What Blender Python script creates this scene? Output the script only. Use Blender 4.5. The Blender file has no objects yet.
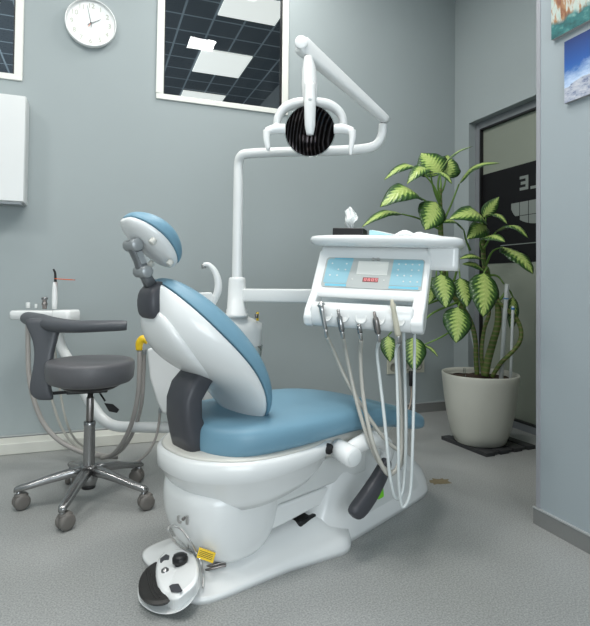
import bpy, bmesh, math, random
from mathutils import Vector, Matrix, noise
random.seed(7)
PI = math.pi
SC = bpy.context.scene
COL = SC.collection

# ------------------------------------------------------------------ camera
F = 531.09
yaw, pit, rol = map(math.radians, (20.461, 1.3067, 0.6274))
fw = Vector((math.sin(yaw)*math.cos(pit), math.cos(yaw)*math.cos(pit), math.sin(pit)))
rt0 = Vector((math.cos(yaw), -math.sin(yaw), 0))
up0 = rt0.cross(fw)
RT = rt0*math.cos(rol) + up0*math.sin(rol)
UP = -rt0*math.sin(rol) + up0*math.cos(rol)
CAM = Vector((0, 0, 1.0))
cd = bpy.data.cameras.new('camera')
cam = bpy.data.objects.new('camera', cd); COL.objects.link(cam)
m3 = Matrix((RT, UP, -fw)).transposed()
cam.matrix_world = Matrix.Translation(CAM) @ m3.to_4x4()
cd.sensor_fit = 'HORIZONTAL'; cd.sensor_width = 36.0
cd.lens = F*36.0/590.0
cd.shift_x = 0.0; cd.shift_y = -(313-272.04)/590.0
cd.clip_start = 0.02
SC.camera = cam

def at(px, py, d):                       # a point in the room seen at photo pixel, d metres in front of the camera
    return CAM + (fw + RT*((px-295)/F) - UP*((py-272.04)/F))*d

# ------------------------------------------------------------------ light
w = bpy.data.worlds.new('world'); SC.world = w; w.use_nodes = True
w.node_tree.nodes['Background'].inputs[0].default_value = (0.62, 0.72, 0.78, 1)
w.node_tree.nodes['Background'].inputs[1].default_value = 0.03
CEIL = 3.55
def area(name, loc, size, power, color=(1, 0.985, 0.96), rot=(0, 0, 0), sy=None):
    l = bpy.data.lights.new(name, 'AREA'); l.energy = power; l.size = size; l.color = color
    if sy: l.shape = 'RECTANGLE'; l.size_y = sy
    o = bpy.data.objects.new(name, l); o.location = loc; o.rotation_euler = rot; COL.objects.link(o); return o
LIGHTS = [(-0.60, 2.45, 12, .56), (0.15, 1.35, 29, .56), (-0.60, 0.2, 20, .56), (0.75, -0.7, 6, .56), (-1.9, 1.4, 34, .56), (0.99, 1.69, 14, .27), (1.0, 3.0, 22, .56)]
for x, y, p, sz in LIGHTS:
    area('ceiling_panel_light', (x, y, CEIL-0.035), sz, p)
# added fill lamp behind the camera, brightens the shaded whites
area('fill_behind', (-0.2, -2.35, 1.35), 2.4, 78, (0.86, 0.94, 1.0), (math.radians(90), 0, 0), 1.5)
area('fill_next_room', (-2.4, 5.6, 1.2), 1.6, 130, (0.80, 0.9, 1.0), (0, math.radians(-115), 0), 1.6)  # added fill lamp, brightens the tiles of the next room
SC.view_settings.view_transform = 'Standard'
SC.view_settings.look = 'None'
SC.view_settings.gamma = 1.0
SC.view_settings.exposure = 0.0
SC.view_settings.use_curve_mapping = False

# ------------------------------------------------------------------ materials
def srgb(r, g, b):
    f = lambda c: (c/255/12.92) if c/255 <= 0.04045 else ((c/255+0.055)/1.055)**2.4
    return (f(r), f(g), f(b), 1)
def mat(name, col, rough=0.5, metal=0.0, noise_amt=0.0, noise_scale=20, bump=0.0, bump_scale=200, coat=0.0,
        emit=None, estr=0, trans=0.0, ior=1.45, alpha=1.0, spec=0.5):
    m = bpy.data.materials.new(name); m.use_nodes = True
    nt = m.node_tree; b = nt.nodes['Principled BSDF']
    if len(col) == 3: col = (*col, 1)
    b.inputs['Base Color'].default_value = col
    b.inputs['Roughness'].default_value = rough; b.inputs['Metallic'].default_value = metal
    b.inputs['Coat Weight'].default_value = coat; b.inputs['Coat Roughness'].default_value = 0.12
    b.inputs['Transmission Weight'].default_value = trans; b.inputs['IOR'].default_value = ior
    b.inputs['Alpha'].default_value = alpha; b.inputs['Specular IOR Level'].default_value = spec
    if emit: b.inputs['Emission Color'].default_value = (*emit[:3], 1); b.inputs['Emission Strength'].default_value = estr
    tc = nt.nodes.new('ShaderNodeTexCoord')
    if noise_amt >= 0:
        n = nt.nodes.new('ShaderNodeTexNoise'); n.inputs['Scale'].default_value = noise_scale; n.inputs['Detail'].default_value = 4
        nt.links.new(tc.outputs['Object'], n.inputs['Vector'])
        mx = nt.nodes.new('ShaderNodeMix'); mx.data_type = 'RGBA'
        k = max(noise_amt, 0.01)
        mx.inputs['A'].default_value = (*[c*(1-k) for c in col[:3]], 1)
        mx.inputs['B'].default_value = (*[min(1, c*(1+k)) for c in col[:3]], 1)
        nt.links.new(n.outputs['Fac'], mx.inputs['Factor']); nt.links.new(mx.outputs['Result'], b.inputs['Base Color'])
    if bump > 0:
        n2 = nt.nodes.new('ShaderNodeTexNoise'); n2.inputs['Scale'].default_value = bump_scale
        nt.links.new(tc.outputs['Object'], n2.inputs['Vector'])
        bp = nt.nodes.new('ShaderNodeBump'); bp.inputs['Strength'].default_value = bump; bp.inputs['Distance'].default_value = 0.002
        nt.links.new(n2.outputs['Fac'], bp.inputs['Height']); nt.links.new(bp.outputs['Normal'], b.inputs['Normal'])
    return m
def ramp(nt, stops, interp='LINEAR'):
    r = nt.nodes.new('ShaderNodeValToRGB'); r.color_ramp.interpolation = interp
    e = r.color_ramp.elements
    while len(e) < len(stops): e.new(0.5)
    for el, (p, c) in zip(e, stops): el.position = p; el.color = c if len(c) == 4 else (*c, 1)
    return r

M = {}
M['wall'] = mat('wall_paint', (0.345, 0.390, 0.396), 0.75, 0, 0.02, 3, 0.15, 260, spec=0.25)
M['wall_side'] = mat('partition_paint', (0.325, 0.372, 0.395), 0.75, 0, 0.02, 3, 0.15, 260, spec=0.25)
M['skirting'] = mat('skirting_vinyl', (0.20, 0.205, 0.20), 0.6, 0, 0.06, 60)
M['bead'] = mat('bead_metal', (0.45, 0.47, 0.47), 0.4, 0.3)
M['trunk'] = mat('trunking_plastic', (0.66, 0.66, 0.60), 0.5, 0, 0.02, 10)
M['white'] = mat('white_plastic', (0.80, 0.815, 0.81), 0.24, 0, 0.01, 6, coat=0.3)
M['white_metal'] = mat('white_enamel', (0.72, 0.74, 0.735), 0.3, 0, 0.01, 6, coat=0.2)
M['cream'] = mat('cream_plastic', (0.66, 0.65, 0.60), 0.4, 0, 0.03, 25)
M['grey_white'] = mat('grey_white_plastic', (0.68, 0.70, 0.69), 0.35, 0, 0.01, 8)
M['blue'] = mat('blue_leather', (0.165, 0.315, 0.415), 0.42, 0, 0.03, 12, 0.12, 500)
M['dark'] = mat('dark_grey_plastic', (0.055, 0.057, 0.066), 0.42, 0, 0.04, 30, 0.08, 400)
M['stoolgrey'] = mat('grey_leatherette', (0.105, 0.105, 0.112), 0.42, 0, 0.04, 30, 0.12, 500)
M['stoolplastic'] = mat('grey_hard_plastic', (0.085, 0.09, 0.10), 0.38, 0, 0.03, 20)
M['black'] = mat('black_plastic', (0.012, 0.012, 0.013), 0.4)
M['rubber'] = mat('black_rubber', (0.02, 0.019, 0.018), 0.5, 0, 0.1, 90, 0.2, 300)
M['steel'] = mat('brushed_steel', (0.55, 0.54, 0.53), 0.28, 1.0, 0.04, 40)
M['darksteel'] = mat('dark_steel', (0.27, 0.25, 0.24), 0.35, 1.0, 0.05, 40)
M['chrome'] = mat('polished_aluminium', (0.33, 0.33, 0.33), 0.25, 0.9, 0.0, 30)
M['silver'] = mat('silver_grey_plastic', (0.33, 0.35, 0.36), 0.35, 0.35, 0.03, 20)
M['jointgrey'] = mat('joint_grey', (0.17, 0.18, 0.19), 0.35, 0.4, 0.04, 20)
M['caster'] = mat('caster_plastic', (0.15, 0.14, 0.128), 0.45, 0, 0.05, 30)
M['hose'] = mat('grey_hose', (0.42, 0.41, 0.37), 0.4, 0, 0.03, 30)
M['hoselight'] = mat('pale_hose', (0.56, 0.60, 0.60), 0.35, 0, 0.02, 30)
M['tube'] = mat('suction_hose', (0.36, 0.34, 0.32), 0.45, 0, 0.04, 30)
M['yellow'] = mat('yellow_plastic', (0.82, 0.55, 0.02), 0.4)
M['green'] = mat('green_plastic', (0.2, 0.65, 0.03), 0.4)
M['orange'] = mat('orange_acrylic', (0.75, 0.12, 0.02), 0.25, coat=0.4)
M['paper'] = mat('paper', (0.80, 0.83, 0.82), 0.85, 0, 0.02, 30)
M['syringe'] = mat('syringe_plastic', (0.58, 0.55, 0.44), 0.4)
M['bluepaper'] = mat('pale_blue_paper', (0.42, 0.68, 0.74), 0.75, 0, 0.03, 30)
M['panelblue'] = mat('panel_blue', (0.25, 0.49, 0.58), 0.45, 0, 0.02, 10)
M['panelcyan'] = mat('panel_cyan', (0.15, 0.50, 0.66), 0.45)
M['panelgrey'] = mat('panel_grey', (0.42, 0.45, 0.44), 0.45)
M['panelwhite'] = mat('panel_white', (0.66, 0.68, 0.65), 0.45)
M['redlcd'] = mat('display_red', (0.16, 0.015, 0.02), 0.35, emit=(0.9, 0.08, 0.08), estr=0.03)
M['redseg'] = mat('display_segment', (0.9, 0.25, 0.25), 0.3, emit=(1, 0.30, 0.3), estr=0.25)
M['pot'] = mat('pot_plastic', (0.53, 0.53, 0.47), 0.45, 0, 0.03, 8)
M['soil'] = mat('soil', (0.055, 0.032, 0.02), 0.95, 0, 0.6, 60, 0.9, 80)
M['matdark'] = mat('tray_rubber', (0.035, 0.036, 0.038), 0.6, 0, 0.1, 60)
M['frame_white'] = mat('window_frame_white', (0.76, 0.77, 0.72), 0.4, 0, 0.01, 10)
M['frame_grey'] = mat('door_frame_grey', (0.23, 0.245, 0.26), 0.45, 0.2, 0.03, 12)
M['clockface'] = mat('clock_face', (0.80, 0.84, 0.82), 0.4)
M['numeral'] = mat('numeral_print', (0.50, 0.50, 0.43), 0.6)
M['socket'] = mat('socket_plastic', (0.50, 0.50, 0.42), 0.4)
M['sockdark'] = mat('socket_well', (0.25, 0.25, 0.21), 0.5)
M['cord'] = mat('cord_beige', (0.50, 0.42, 0.36), 0.5)
M['cane'] = mat('cane_white', (0.58, 0.62, 0.62), 0.35)
M['tape'] = mat('tape_blue', (0.05, 0.22, 0.50), 0.5)
M['signdark'] = mat('sign_film_black', (0.010, 0.010, 0.011), 0.3, spec=0.2)
M['signlight'] = mat('sign_letter', (0.20, 0.225, 0.21), 0.6)
M['neigh_wall'] = mat('next_room_wall', (0.13, 0.14, 0.14), 0.8)
M['panel_lit'] = mat('ceiling_panel_lit', (0.8, 0.8, 0.76), 0.6, emit=(1.0, 0.99, 0.93), estr=0.62)
M['lamp_lit'] = mat('ceiling_lamp_lit', (0.9, 0.9, 0.9), 0.6, emit=(1.0, 0.97, 0.92), estr=3.0)
M['petiole'] = mat('petiole_green', (0.13, 0.24, 0.045), 0.5, 0, 0.12, 20)
M['stain'] = mat('stain_brown', (0.20, 0.16, 0.09), 0.6, 0, 0.2, 60)

def floor_mat():
    m = bpy.data.materials.new('speckled_vinyl'); m.use_nodes = True; nt = m.node_tree; b = nt.nodes['Principled BSDF']
    tc = nt.nodes.new('ShaderNodeTexCoord')
    n = nt.nodes.new('ShaderNodeTexNoise'); n.inputs['Scale'].default_value = 170; n.inputs['Detail'].default_value = 3
    n.inputs['Roughness'].default_value = 0.7
    nt.links.new(tc.outputs['Object'], n.inputs['Vector'])
    r = ramp(nt, [(0.36, (0.22, 0.225, 0.22)), (0.5, (0.295, 0.305, 0.298)), (0.66, (0.40, 0.41, 0.402))])
    nt.links.new(n.outputs['Fac'], r.inputs['Fac'])
    n2 = nt.nodes.new('ShaderNodeTexNoise'); n2.inputs['Scale'].default_value = 2.2; n2.inputs['Detail'].default_value = 5
    nt.links.new(tc.outputs['Object'], n2.inputs['Vector'])
    r2 = ramp(nt, [(0.3, (0.93, 0.93, 0.92)), (0.7, (1.04, 1.04, 1.05))])
    nt.links.new(n2.outputs['Fac'], r2.inputs['Fac'])
    mx = nt.nodes.new('ShaderNodeMix'); mx.data_type = 'RGBA'; mx.blend_type = 'MULTIPLY'; mx.inputs['Factor'].default_value = 1
    nt.links.new(r.outputs['Color'], mx.inputs['A']); nt.links.new(r2.outputs['Color'], mx.inputs['B'])
    nt.links.new(mx.outputs['Result'], b.inputs['Base Color'])
    b.inputs['Roughness'].default_value = 0.42
    bp = nt.nodes.new('ShaderNodeBump'); bp.inputs['Strength'].default_value = 0.05; bp.inputs['Distance'].default_value = 0.001
    nt.links.new(n.outputs['Fac'], bp.inputs['Height']); nt.links.new(bp.outputs['Normal'], b.inputs['Normal'])
    return m
M['floor'] = floor_mat()

def ceil_tile_mat():
    m = bpy.data.materials.new('dark_ceiling_tiles'); m.use_nodes = True; nt = m.node_tree; b = nt.nodes['Principled BSDF']
    tc = nt.nodes.new('ShaderNodeTexCoord')
    br = nt.nodes.new('ShaderNodeTexBrick'); br.offset = 0; br.squash = 1
    mp = nt.nodes.new('ShaderNodeMapping'); mp.inputs['Location'].default_value = (-0.915, -5.14, 0)
    nt.links.new(tc.outputs['Object'], mp.inputs['Vector'])
    nt.links.new(mp.outputs['Vector'], br.inputs['Vector'])
    br.inputs['Scale'].default_value = 1.0; br.inputs['Brick Width'].default_value = 0.266; br.inputs['Row Height'].default_value = 0.2925
    br.inputs['Mortar Size'].default_value = 0.009; br.inputs['Mortar Smooth'].default_value = 0.0
    br.inputs['Color1'].default_value = (0.045, 0.056, 0.066, 1); br.inputs['Color2'].default_value = (0.052, 0.063, 0.073, 1)
    br.inputs['Mortar'].default_value = (0.22, 0.26, 0.28, 1)
    nt.links.new(br.outputs['Color'], b.inputs['Base Color']); b.inputs['Roughness'].default_value = 0.7
    return m
M['tiles'] = ceil_tile_mat()

def glass_mat(name, tint=(1, 1, 1, 1), refl=1.0, rough=0.0):      # thin pane: see-through plus a Fresnel reflection
    m = bpy.data.materials.new(name); m.use_nodes = True; nt = m.node_tree
    for n in list(nt.nodes): nt.nodes.remove(n)
    o = nt.nodes.new('ShaderNodeOutputMaterial'); t = nt.nodes.new('ShaderNodeBsdfTransparent'); t.inputs[0].default_value = tint
    g = nt.nodes.new('ShaderNodeBsdfGlossy'); g.inputs['Roughness'].default_value = rough
    fr = nt.nodes.new('ShaderNodeFresnel'); fr.inputs[0].default_value = 1.45
    mu = nt.nodes.new('ShaderNodeMath'); mu.operation = 'MULTIPLY'; mu.inputs[1].default_value = refl
    mx = nt.nodes.new('ShaderNodeMixShader')
    nt.links.new(fr.outputs[0], mu.inputs[0]); nt.links.new(mu.outputs[0], mx.inputs[0])
    nt.links.new(t.outputs[0], mx.inputs[1]); nt.links.new(g.outputs[0], mx.inputs[2]); nt.links.new(mx.outputs[0], o.inputs[0])
    return m
M['pane'] = glass_mat('window_glass', (0.93, 0.95, 0.95, 1), 0.5)
M['bowl'] = glass_mat('clear_bowl_glass', (0.92, 0.95, 0.945, 1), 0.7)
M['frost'] = mat('frosted_glass', (0.24, 0.265, 0.22), 0.3, 0, 0.05, 2, spec=0.4)

def reflector_mat():
    m = bpy.data.materials.new('mirror_painted_reflections'); m.use_nodes = True; nt = m.node_tree; b = nt.nodes['Principled BSDF']
    tc = nt.nodes.new('ShaderNodeTexCoord'); wv = nt.nodes.new('ShaderNodeTexWave'); wv.bands_direction = 'X'
    wv.inputs['Scale'].default_value = 21; wv.inputs['Distortion'].default_value = 0.7; wv.inputs['Detail'].default_value = 1
    nt.links.new(tc.outputs['Object'], wv.inputs['Vector'])
    r = ramp(nt, [(0.0, (0.006, 0.005, 0.005)), (0.7, (0.02, 0.016, 0.016)), (1.0, (0.075, 0.068, 0.072))])  # dark reflections of the polished dish painted into its colour
    nt.links.new(wv.outputs['Fac'], r.inputs['Fac']); nt.links.new(r.outputs['Color'], b.inputs['Base Color'])
    b.inputs['Metallic'].default_value = 1.0; b.inputs['Roughness'].default_value = 0.18
    bp = nt.nodes.new('ShaderNodeBump'); bp.inputs['Strength'].default_value = 0.25; bp.inputs['Distance'].default_value = 0.003
    nt.links.new(wv.outputs['Fac'], bp.inputs['Height']); nt.links.new(bp.outputs['Normal'], b.inputs['Normal'])
    return m
M['reflector'] = reflector_mat()

def leaf_mat():
    m = bpy.data.materials.new('variegated_leaf'); m.use_nodes = True; nt = m.node_tree; b = nt.nodes['Principled BSDF']; L = nt.links
    uv = nt.nodes.new('ShaderNodeUVMap'); uv.uv_map = 'UVMap'
    sep = nt.nodes.new('ShaderNodeSeparateXYZ'); L.new(uv.outputs[0], sep.inputs[0])
    def math_(op, a, bb, c=None):
        n = nt.nodes.new('ShaderNodeMath'); n.operation = op
        for i, v in enumerate((a, bb)):
            if v is None: continue
            if isinstance(v, (int, float)): n.inputs[i].default_value = v
            else: L.new(v, n.inputs[i])
        return n.outputs[0]
    au = math_('ABSOLUTE', math_('SUBTRACT', sep.outputs[0], 0.5), None)
    au = math_('MULTIPLY', au, 2.0)                                   # 0 midrib .. 1 margin
    # side veins slope towards the tip
    ph = math_('SUBTRACT', math_('MULTIPLY', sep.outputs[1], 62.0), math_('MULTIPLY', au, 14.0))
    vein = math_('MULTIPLY', math_('SINE', ph, None), 0.13)
    nz = nt.nodes.new('ShaderNodeTexNoise'); nz.inputs['Scale'].default_value = 55; nz.inputs['Detail'].default_value = 3
    tc = nt.nodes.new('ShaderNodeTexCoord'); L.new(tc.outputs['Object'], nz.inputs['Vector'])
    n2 = math_('MULTIPLY', math_('SUBTRACT', nz.outputs['Fac'], 0.5), 0.75)
    f = math_('ADD', math_('ADD', au, vein), n2)
    r = ramp(nt, [(0.0, (0.40, 0.52, 0.15)), (0.07, (0.48, 0.58, 0.19)), (0.36, (0.33, 0.47, 0.12)), (0.56, (0.045, 0.115, 0.022)), (1.0, (0.020, 0.058, 0.016))])
    L.new(f, r.inputs['Fac']); L.new(r.outputs['Color'], b.inputs['Base Color'])
    b.inputs['Roughness'].default_value = 0.38
    bp = nt.nodes.new('ShaderNodeBump'); bp.inputs['Strength'].default_value = 0.3; bp.inputs['Distance'].default_value = 0.004
    L.new(math_('SINE', ph, None), bp.inputs['Height']); L.new(bp.outputs['Normal'], b.inputs['Normal'])
    return m
M['leaf'] = leaf_mat()

def stem_mat():
    m = bpy.data.materials.new('ringed_stem'); m.use_nodes = True; nt = m.node_tree; b = nt.nodes['Principled BSDF']
    tc = nt.nodes.new('ShaderNodeTexCoord'); wv = nt.nodes.new('ShaderNodeTexWave'); wv.bands_direction = 'Z'
    wv.inputs['Scale'].default_value = 11; wv.inputs['Distortion'].default_value = 3; wv.inputs['Detail'].default_value = 3
    nt.links.new(tc.outputs['Object'], wv.inputs['Vector'])
    r = ramp(nt, [(0.0, (0.085, 0.14, 0.025)), (0.82, (0.12, 0.17, 0.035)), (0.95, (0.20, 0.16, 0.075))])
    nt.links.new(wv.outputs['Fac'], r.inputs['Fac']); nt.links.new(r.outputs['Color'], b.inputs['Base Color'])
    b.inputs['Roughness'].default_value = 0.6
    return m
M['stem'] = stem_mat()

def mountain_mat():
    m = bpy.data.materials.new('mountain_print'); m.use_nodes = True; nt = m.node_tree; b = nt.nodes['Principled BSDF']; L = nt.links
    tc = nt.nodes.new('ShaderNodeTexCoord'); sp = nt.nodes.new('ShaderNodeSeparateXYZ'); L.new(tc.outputs['UV'], sp.inputs[0])
    nz = nt.nodes.new('ShaderNodeTexNoise'); nz.inputs['Scale'].default_value = 4; nz.inputs['Detail'].default_value = 8; L.new(tc.outputs['UV'], nz.inputs['Vector'])
    nz2 = nt.nodes.new('ShaderNodeTexNoise'); nz2.inputs['Scale'].default_value = 14; nz2.inputs['Detail'].default_value = 8; nz2.inputs['Roughness'].default_value = 0.75
    L.new(tc.outputs['UV'], nz2.inputs['Vector'])
    def mt(op, a, c):
        n = nt.nodes.new('ShaderNodeMath'); n.operation = op
        for i, v in enumerate((a, c)):
            if isinstance(v, (int, float)): n.inputs[i].default_value = v
            else: L.new(v, n.inputs[i])
        return n.outputs[0]
    sky = ramp(nt, [(0.25, (0.066, 0.218, 0.475)), (0.6, (0.017, 0.092, 0.343)), (1.0, (0.008, 0.030, 0.145))]); L.new(sp.outputs[1], sky.inputs[0])
    # clouds in a diagonal band above the ridge
    ridge = mt('ADD', mt('MULTIPLY', sp.outputs[0], 0.62), 0.22)
    ridge = mt('ADD', ridge, mt('MULTIPLY', mt('SUBTRACT', nz.outputs[0], 0.5), 0.5))
    dlt = mt('SUBTRACT', sp.outputs[1], ridge)
    cl = ramp(nt, [(0.0, (1, 1, 1)), (0.12, (0.528, 0.528, 0.528)), (0.30, (0, 0, 0))]); L.new(mt('ADD', dlt, mt('MULTIPLY', mt('SUBTRACT', nz2.outputs[0], 0.5), -0.45)), cl.inputs[0])
    mx = nt.nodes.new('ShaderNodeMix'); mx.data_type = 'RGBA'; L.new(cl.outputs[0], mx.inputs['Factor']); L.new(sky.outputs[0], mx.inputs['A'])
    mx.inputs['B'].default_value = (0.50, 0.62, 0.80, 1)
    snow = ramp(nt, [(0.36, (0.106, 0.132, 0.238)), (0.47, (0.363, 0.396, 0.488)), (0.6, (0.541, 0.554, 0.594))]); L.new(nz2.outputs[0], snow.inputs[0])
    mk = mt('LESS_THAN', dlt, 0.0)
    m2 = nt.nodes.new('ShaderNodeMix'); m2.data_type = 'RGBA'; L.new(mk, m2.inputs['Factor']); L.new(mx.outputs['Result'], m2.inputs['A']); L.new(snow.outputs[0], m2.inputs['B'])
    L.new(m2.outputs['Result'], b.inputs['Base Color']); b.inputs['Roughness'].default_value = 0.4
    return m
def waterfall_mat():
    m = bpy.data.materials.new('waterfall_print'); m.use_nodes = True; nt = m.node_tree; b = nt.nodes['Principled BSDF']; L = nt.links
    tc = nt.nodes.new('ShaderNodeTexCoord'); mp = nt.nodes.new('ShaderNodeMapping'); mp.inputs['Scale'].default_value = (16, 4.0, 1)
    L.new(tc.outputs['UV'], mp.inputs['Vector'])
    nz = nt.nodes.new('ShaderNodeTexNoise'); nz.inputs['Scale'].default_value = 1; nz.inputs['Detail'].default_value = 6; L.new(mp.outputs[0], nz.inputs['Vector'])
    sp = nt.nodes.new('ShaderNodeSeparateXYZ'); L.new(tc.outputs['UV'], sp.inputs[0])
    fall = ramp(nt, [(0.40, (0.198, 0.066, 0.026)), (0.48, (0.363, 0.198, 0.092)), (0.53, (0.462, 0.528, 0.488)), (0.7, (0.297, 0.449, 0.396))]); L.new(nz.outputs[0], fall.inputs[0])
    nz2 = nt.nodes.new('ShaderNodeTexNoise'); nz2.inputs['Scale'].default_value = 12; nz2.inputs['Detail'].default_value = 6; L.new(tc.outputs['UV'], nz2.inputs['Vector'])
    pool = ramp(nt, [(0.35, (0.007, 0.066, 0.073)), (0.55, (0.020, 0.158, 0.158)), (0.7, (0.165, 0.330, 0.304))]); L.new(nz2.outputs[0], pool.inputs[0])
    k = nt.nodes.new('ShaderNodeMath'); k.operation = 'ADD'; L.new(sp.outputs[1], k.inputs[0])
    k2 = nt.nodes.new('ShaderNodeMath'); k2.operation = 'MULTIPLY'; k2.inputs[1].default_value = -0.16; L.new(nz2.outputs[0], k2.inputs[0]); L.new(k2.outputs[0], k.inputs[1])
    rr = ramp(nt, [(0.04, (0, 0, 0)), (0.09, (1, 1, 1))]); L.new(k.outputs[0], rr.inputs[0])
    m2 = nt.nodes.new('ShaderNodeMix'); m2.data_type = 'RGBA'; L.new(rr.outputs[0], m2.inputs['Factor']); L.new(pool.outputs[0], m2.inputs['A']); L.new(fall.outputs[0], m2.inputs['B'])
    L.new(m2.outputs['Result'], b.inputs['Base Color']); b.inputs['Roughness'].default_value = 0.4
    return m
M['mountain'] = mountain_mat(); M['waterfall'] = waterfall_mat()

# ------------------------------------------------------------------ mesh helpers
def link(name, me, m, parent=None, smooth=True, sub=0, bevel=0, seg=2):
    o = bpy.data.objects.new(name, me); COL.objects.link(o)
    if m is not None: me.materials.append(M[m] if isinstance(m, str) else m)
    if smooth:
        for p in me.polygons: p.use_smooth = True
    if bevel:
        b = o.modifiers.new('bevel', 'BEVEL'); b.width = bevel; b.segments = seg; b.limit_method = 'ANGLE'; b.angle_limit = math.radians(35)
        b.harden_normals = True
    if sub:
        s = o.modifiers.new('sub', 'SUBSURF'); s.levels = sub; s.render_levels = sub
    if parent: o.parent = parent
    return o
def obj(name, bm, m, parent=None, smooth=True, sub=0, bevel=0, seg=2, flat=False):
    bmesh.ops.remove_doubles(bm, verts=bm.verts, dist=1e-6)
    bmesh.ops.recalc_face_normals(bm, faces=bm.faces)
    me = bpy.data.meshes.new(name); bm.to_mesh(me); bm.free()
    return link(name, me, m, parent, smooth and not flat, sub, bevel, seg)
def thing(name, label, cat, loc=(0, 0, 0), rz=0, group=None):
    o = bpy.data.objects.new(name, None); COL.objects.link(o); o.location = loc; o.rotation_euler = (0, 0, rz)
    o.empty_display_size = 0.05
    o['label'] = label; o['category'] = cat
    if group: o['group'] = group
    return o
def tag(o, label, cat, group=None):
    o['label'] = label; o['category'] = cat
    if group: o['group'] = group
    return o
def struct(o): o['kind'] = 'structure'; return o
def box(bm, lo, hi, mtx=None):
    vs = []
    for z in (lo[2], hi[2]):
        for x, y in ((lo[0], lo[1]), (hi[0], lo[1]), (hi[0], hi[1]), (lo[0], hi[1])):
            p = Vector((x, y, z)); vs.append(bm.verts.new(mtx @ p if mtx else p))
    for f in ((3, 2, 1, 0), (4, 5, 6, 7), (0, 1, 5, 4), (1, 2, 6, 5), (2, 3, 7, 6), (3, 0, 4, 7)):
        bm.faces.new([vs[i] for i in f])
def B(lo, hi, mtx=None):
    bm = bmesh.new(); box(bm, lo, hi, mtx); return bm
def catmull(pts, n=8):
    pts = [Vector(p) for p in pts]; out = []
    P = [pts[0]*2-pts[1]] + pts + [pts[-1]*2-pts[-2]]
    for i in range(1, len(P)-2):
        for k in range(n):
            t = k/n; a, b, c, d = P[i-1:i+3]
            out.append(0.5*((2*b)+(c-a)*t+(2*a-5*b+4*c-d)*t*t+(3*b-a-3*c+d)*t**3))
    out.append(pts[-1]); return out
def lerp_list(r, m, n):
    if not isinstance(r, (list, tuple)): return [r]*m
    return [r[min(int(i/n), len(r)-2)]*(1-(i/n-min(int(i/n), len(r)-2)))+r[min(int(i/n), len(r)-2)+1]*(i/n-min(int(i/n), len(r)-2)) for i in range(m)]
def tube(bm, pts, r, seg=12, n=8, smooth=True, flat=1.0, upv=None, caps=True):
    path = catmull(pts, n) if smooth and len(pts) > 2 else [Vector(p) for p in pts]
    rr = lerp_list(r, len(path), n if (smooth and len(pts) > 2) else 1)
    rings = []; prev = None
    for i, p in enumerate(path):
        t = (path[min(i+1, len(path)-1)]-path[max(i-1, 0)]).normalized()
        if prev is None:
            a = Vector(upv) if upv else (Vector((0, 0, 1)) if abs(t.z) < 0.9 else Vector((1, 0, 0)))
            x = t.cross(a).normalized()
        else: x = (prev - t*prev.dot(t)).normalized()
        prev = x; y = t.cross(x)
        rings.append([bm.verts.new(p+(x*math.cos(2*PI*k/seg)+y*math.sin(2*PI*k/seg)*flat)*rr[i]) for k in range(seg)])
    for a, b in zip(rings, rings[1:]):
        for k in range(seg): bm.faces.new((a[k], a[(k+1) % seg], b[(k+1) % seg], b[k]))
    if caps: bm.faces.new(rings[0][::-1]); bm.faces.new(rings[-1])
def T(*a, **k):
    bm = bmesh.new(); tube(bm, *a, **k); return bm
def frame_to(axis):
    return Vector((0, 0, 1)).rotation_difference(Vector(axis).normalized()).to_matrix().to_4x4()
def lathe(bm, prof, seg=32, mtx=None, caps=True):
    mtx = mtx or Matrix.Identity(4); rings = []
    for r, z in prof:
        if r < 1e-6: rings.append([bm.verts.new(mtx @ Vector((0, 0, z)))])
        else: rings.append([bm.verts.new(mtx @ Vector((r*math.cos(2*PI*k/seg), r*math.sin(2*PI*k/seg), z))) for k in range(seg)])
    for a, b in zip(rings, rings[1:]):
        for k in range(seg):
            j = (k+1) % seg
            if len(a) == 1 and len(b) == 1: continue
            if len(a) == 1: bm.faces.new((a[0], b[j], b[k]))
            elif len(b) == 1: bm.faces.new((a[k], a[j], b[0]))
            else: bm.faces.new((a[k], a[j], b[j], b[k]))
    if caps:
        if len(rings[0]) > 1: bm.faces.new(rings[0][::-1])
        if len(rings[-1]) > 1: bm.faces.new(rings[-1])
def LA(prof, seg=32, mtx=None, caps=True):
    bm = bmesh.new(); lathe(bm, prof, seg, mtx, caps); return bm
def cyl(p, q, r, seg=24, bev=0.15):
    p = Vector(p); q = Vector(q); h = (q-p).length; e = min(r, h/2)*bev
    return LA([(0, 0), (r-e, 0), (r, e), (r, h-e), (r-e, h), (0, h)], seg, Matrix.Translation(p) @ frame_to(q-p))
def loft(bm, rings, cap=True, closed=True):
    vr = [[bm.verts.new(p) for p in r] for r in rings]; n = len(vr[0])
    for a, b in zip(vr, vr[1:]):
        for k in range(n if closed else n-1): bm.faces.new((a[k], a[(k+1) % n], b[(k+1) % n], b[k]))
    if cap:
        for r, rev in ((vr[0], True), (vr[-1], False)):
            c = sum((v.co for v in r), Vector())/n; cv = bm.verts.new(c)
            for k in range(n):
                f = (r[k], r[(k+1) % n], cv); bm.faces.new(f[::-1] if rev else f)
def LO(rings, **k):
    bm = bmesh.new(); loft(bm, rings, **k); return bm
def sup(n, a, b, e=2.0):                                              # superellipse points
    out = []
    for k in range(n):
        t = 2*PI*k/n; c, s = math.cos(t), math.sin(t)
        out.append((a*math.copysign(abs(c)**(2/e), c), b*math.copysign(abs(s)**(2/e), s)))
    return out
def interp(tab, x):
    if x <= tab[0][0]: return tab[0][1]
    for (a, u), (b, v) in zip(tab, tab[1:]):
        if x <= b:
            t = (x-a)/(b-a); return u+(v-u)*t
    return tab[-1][1]
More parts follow.
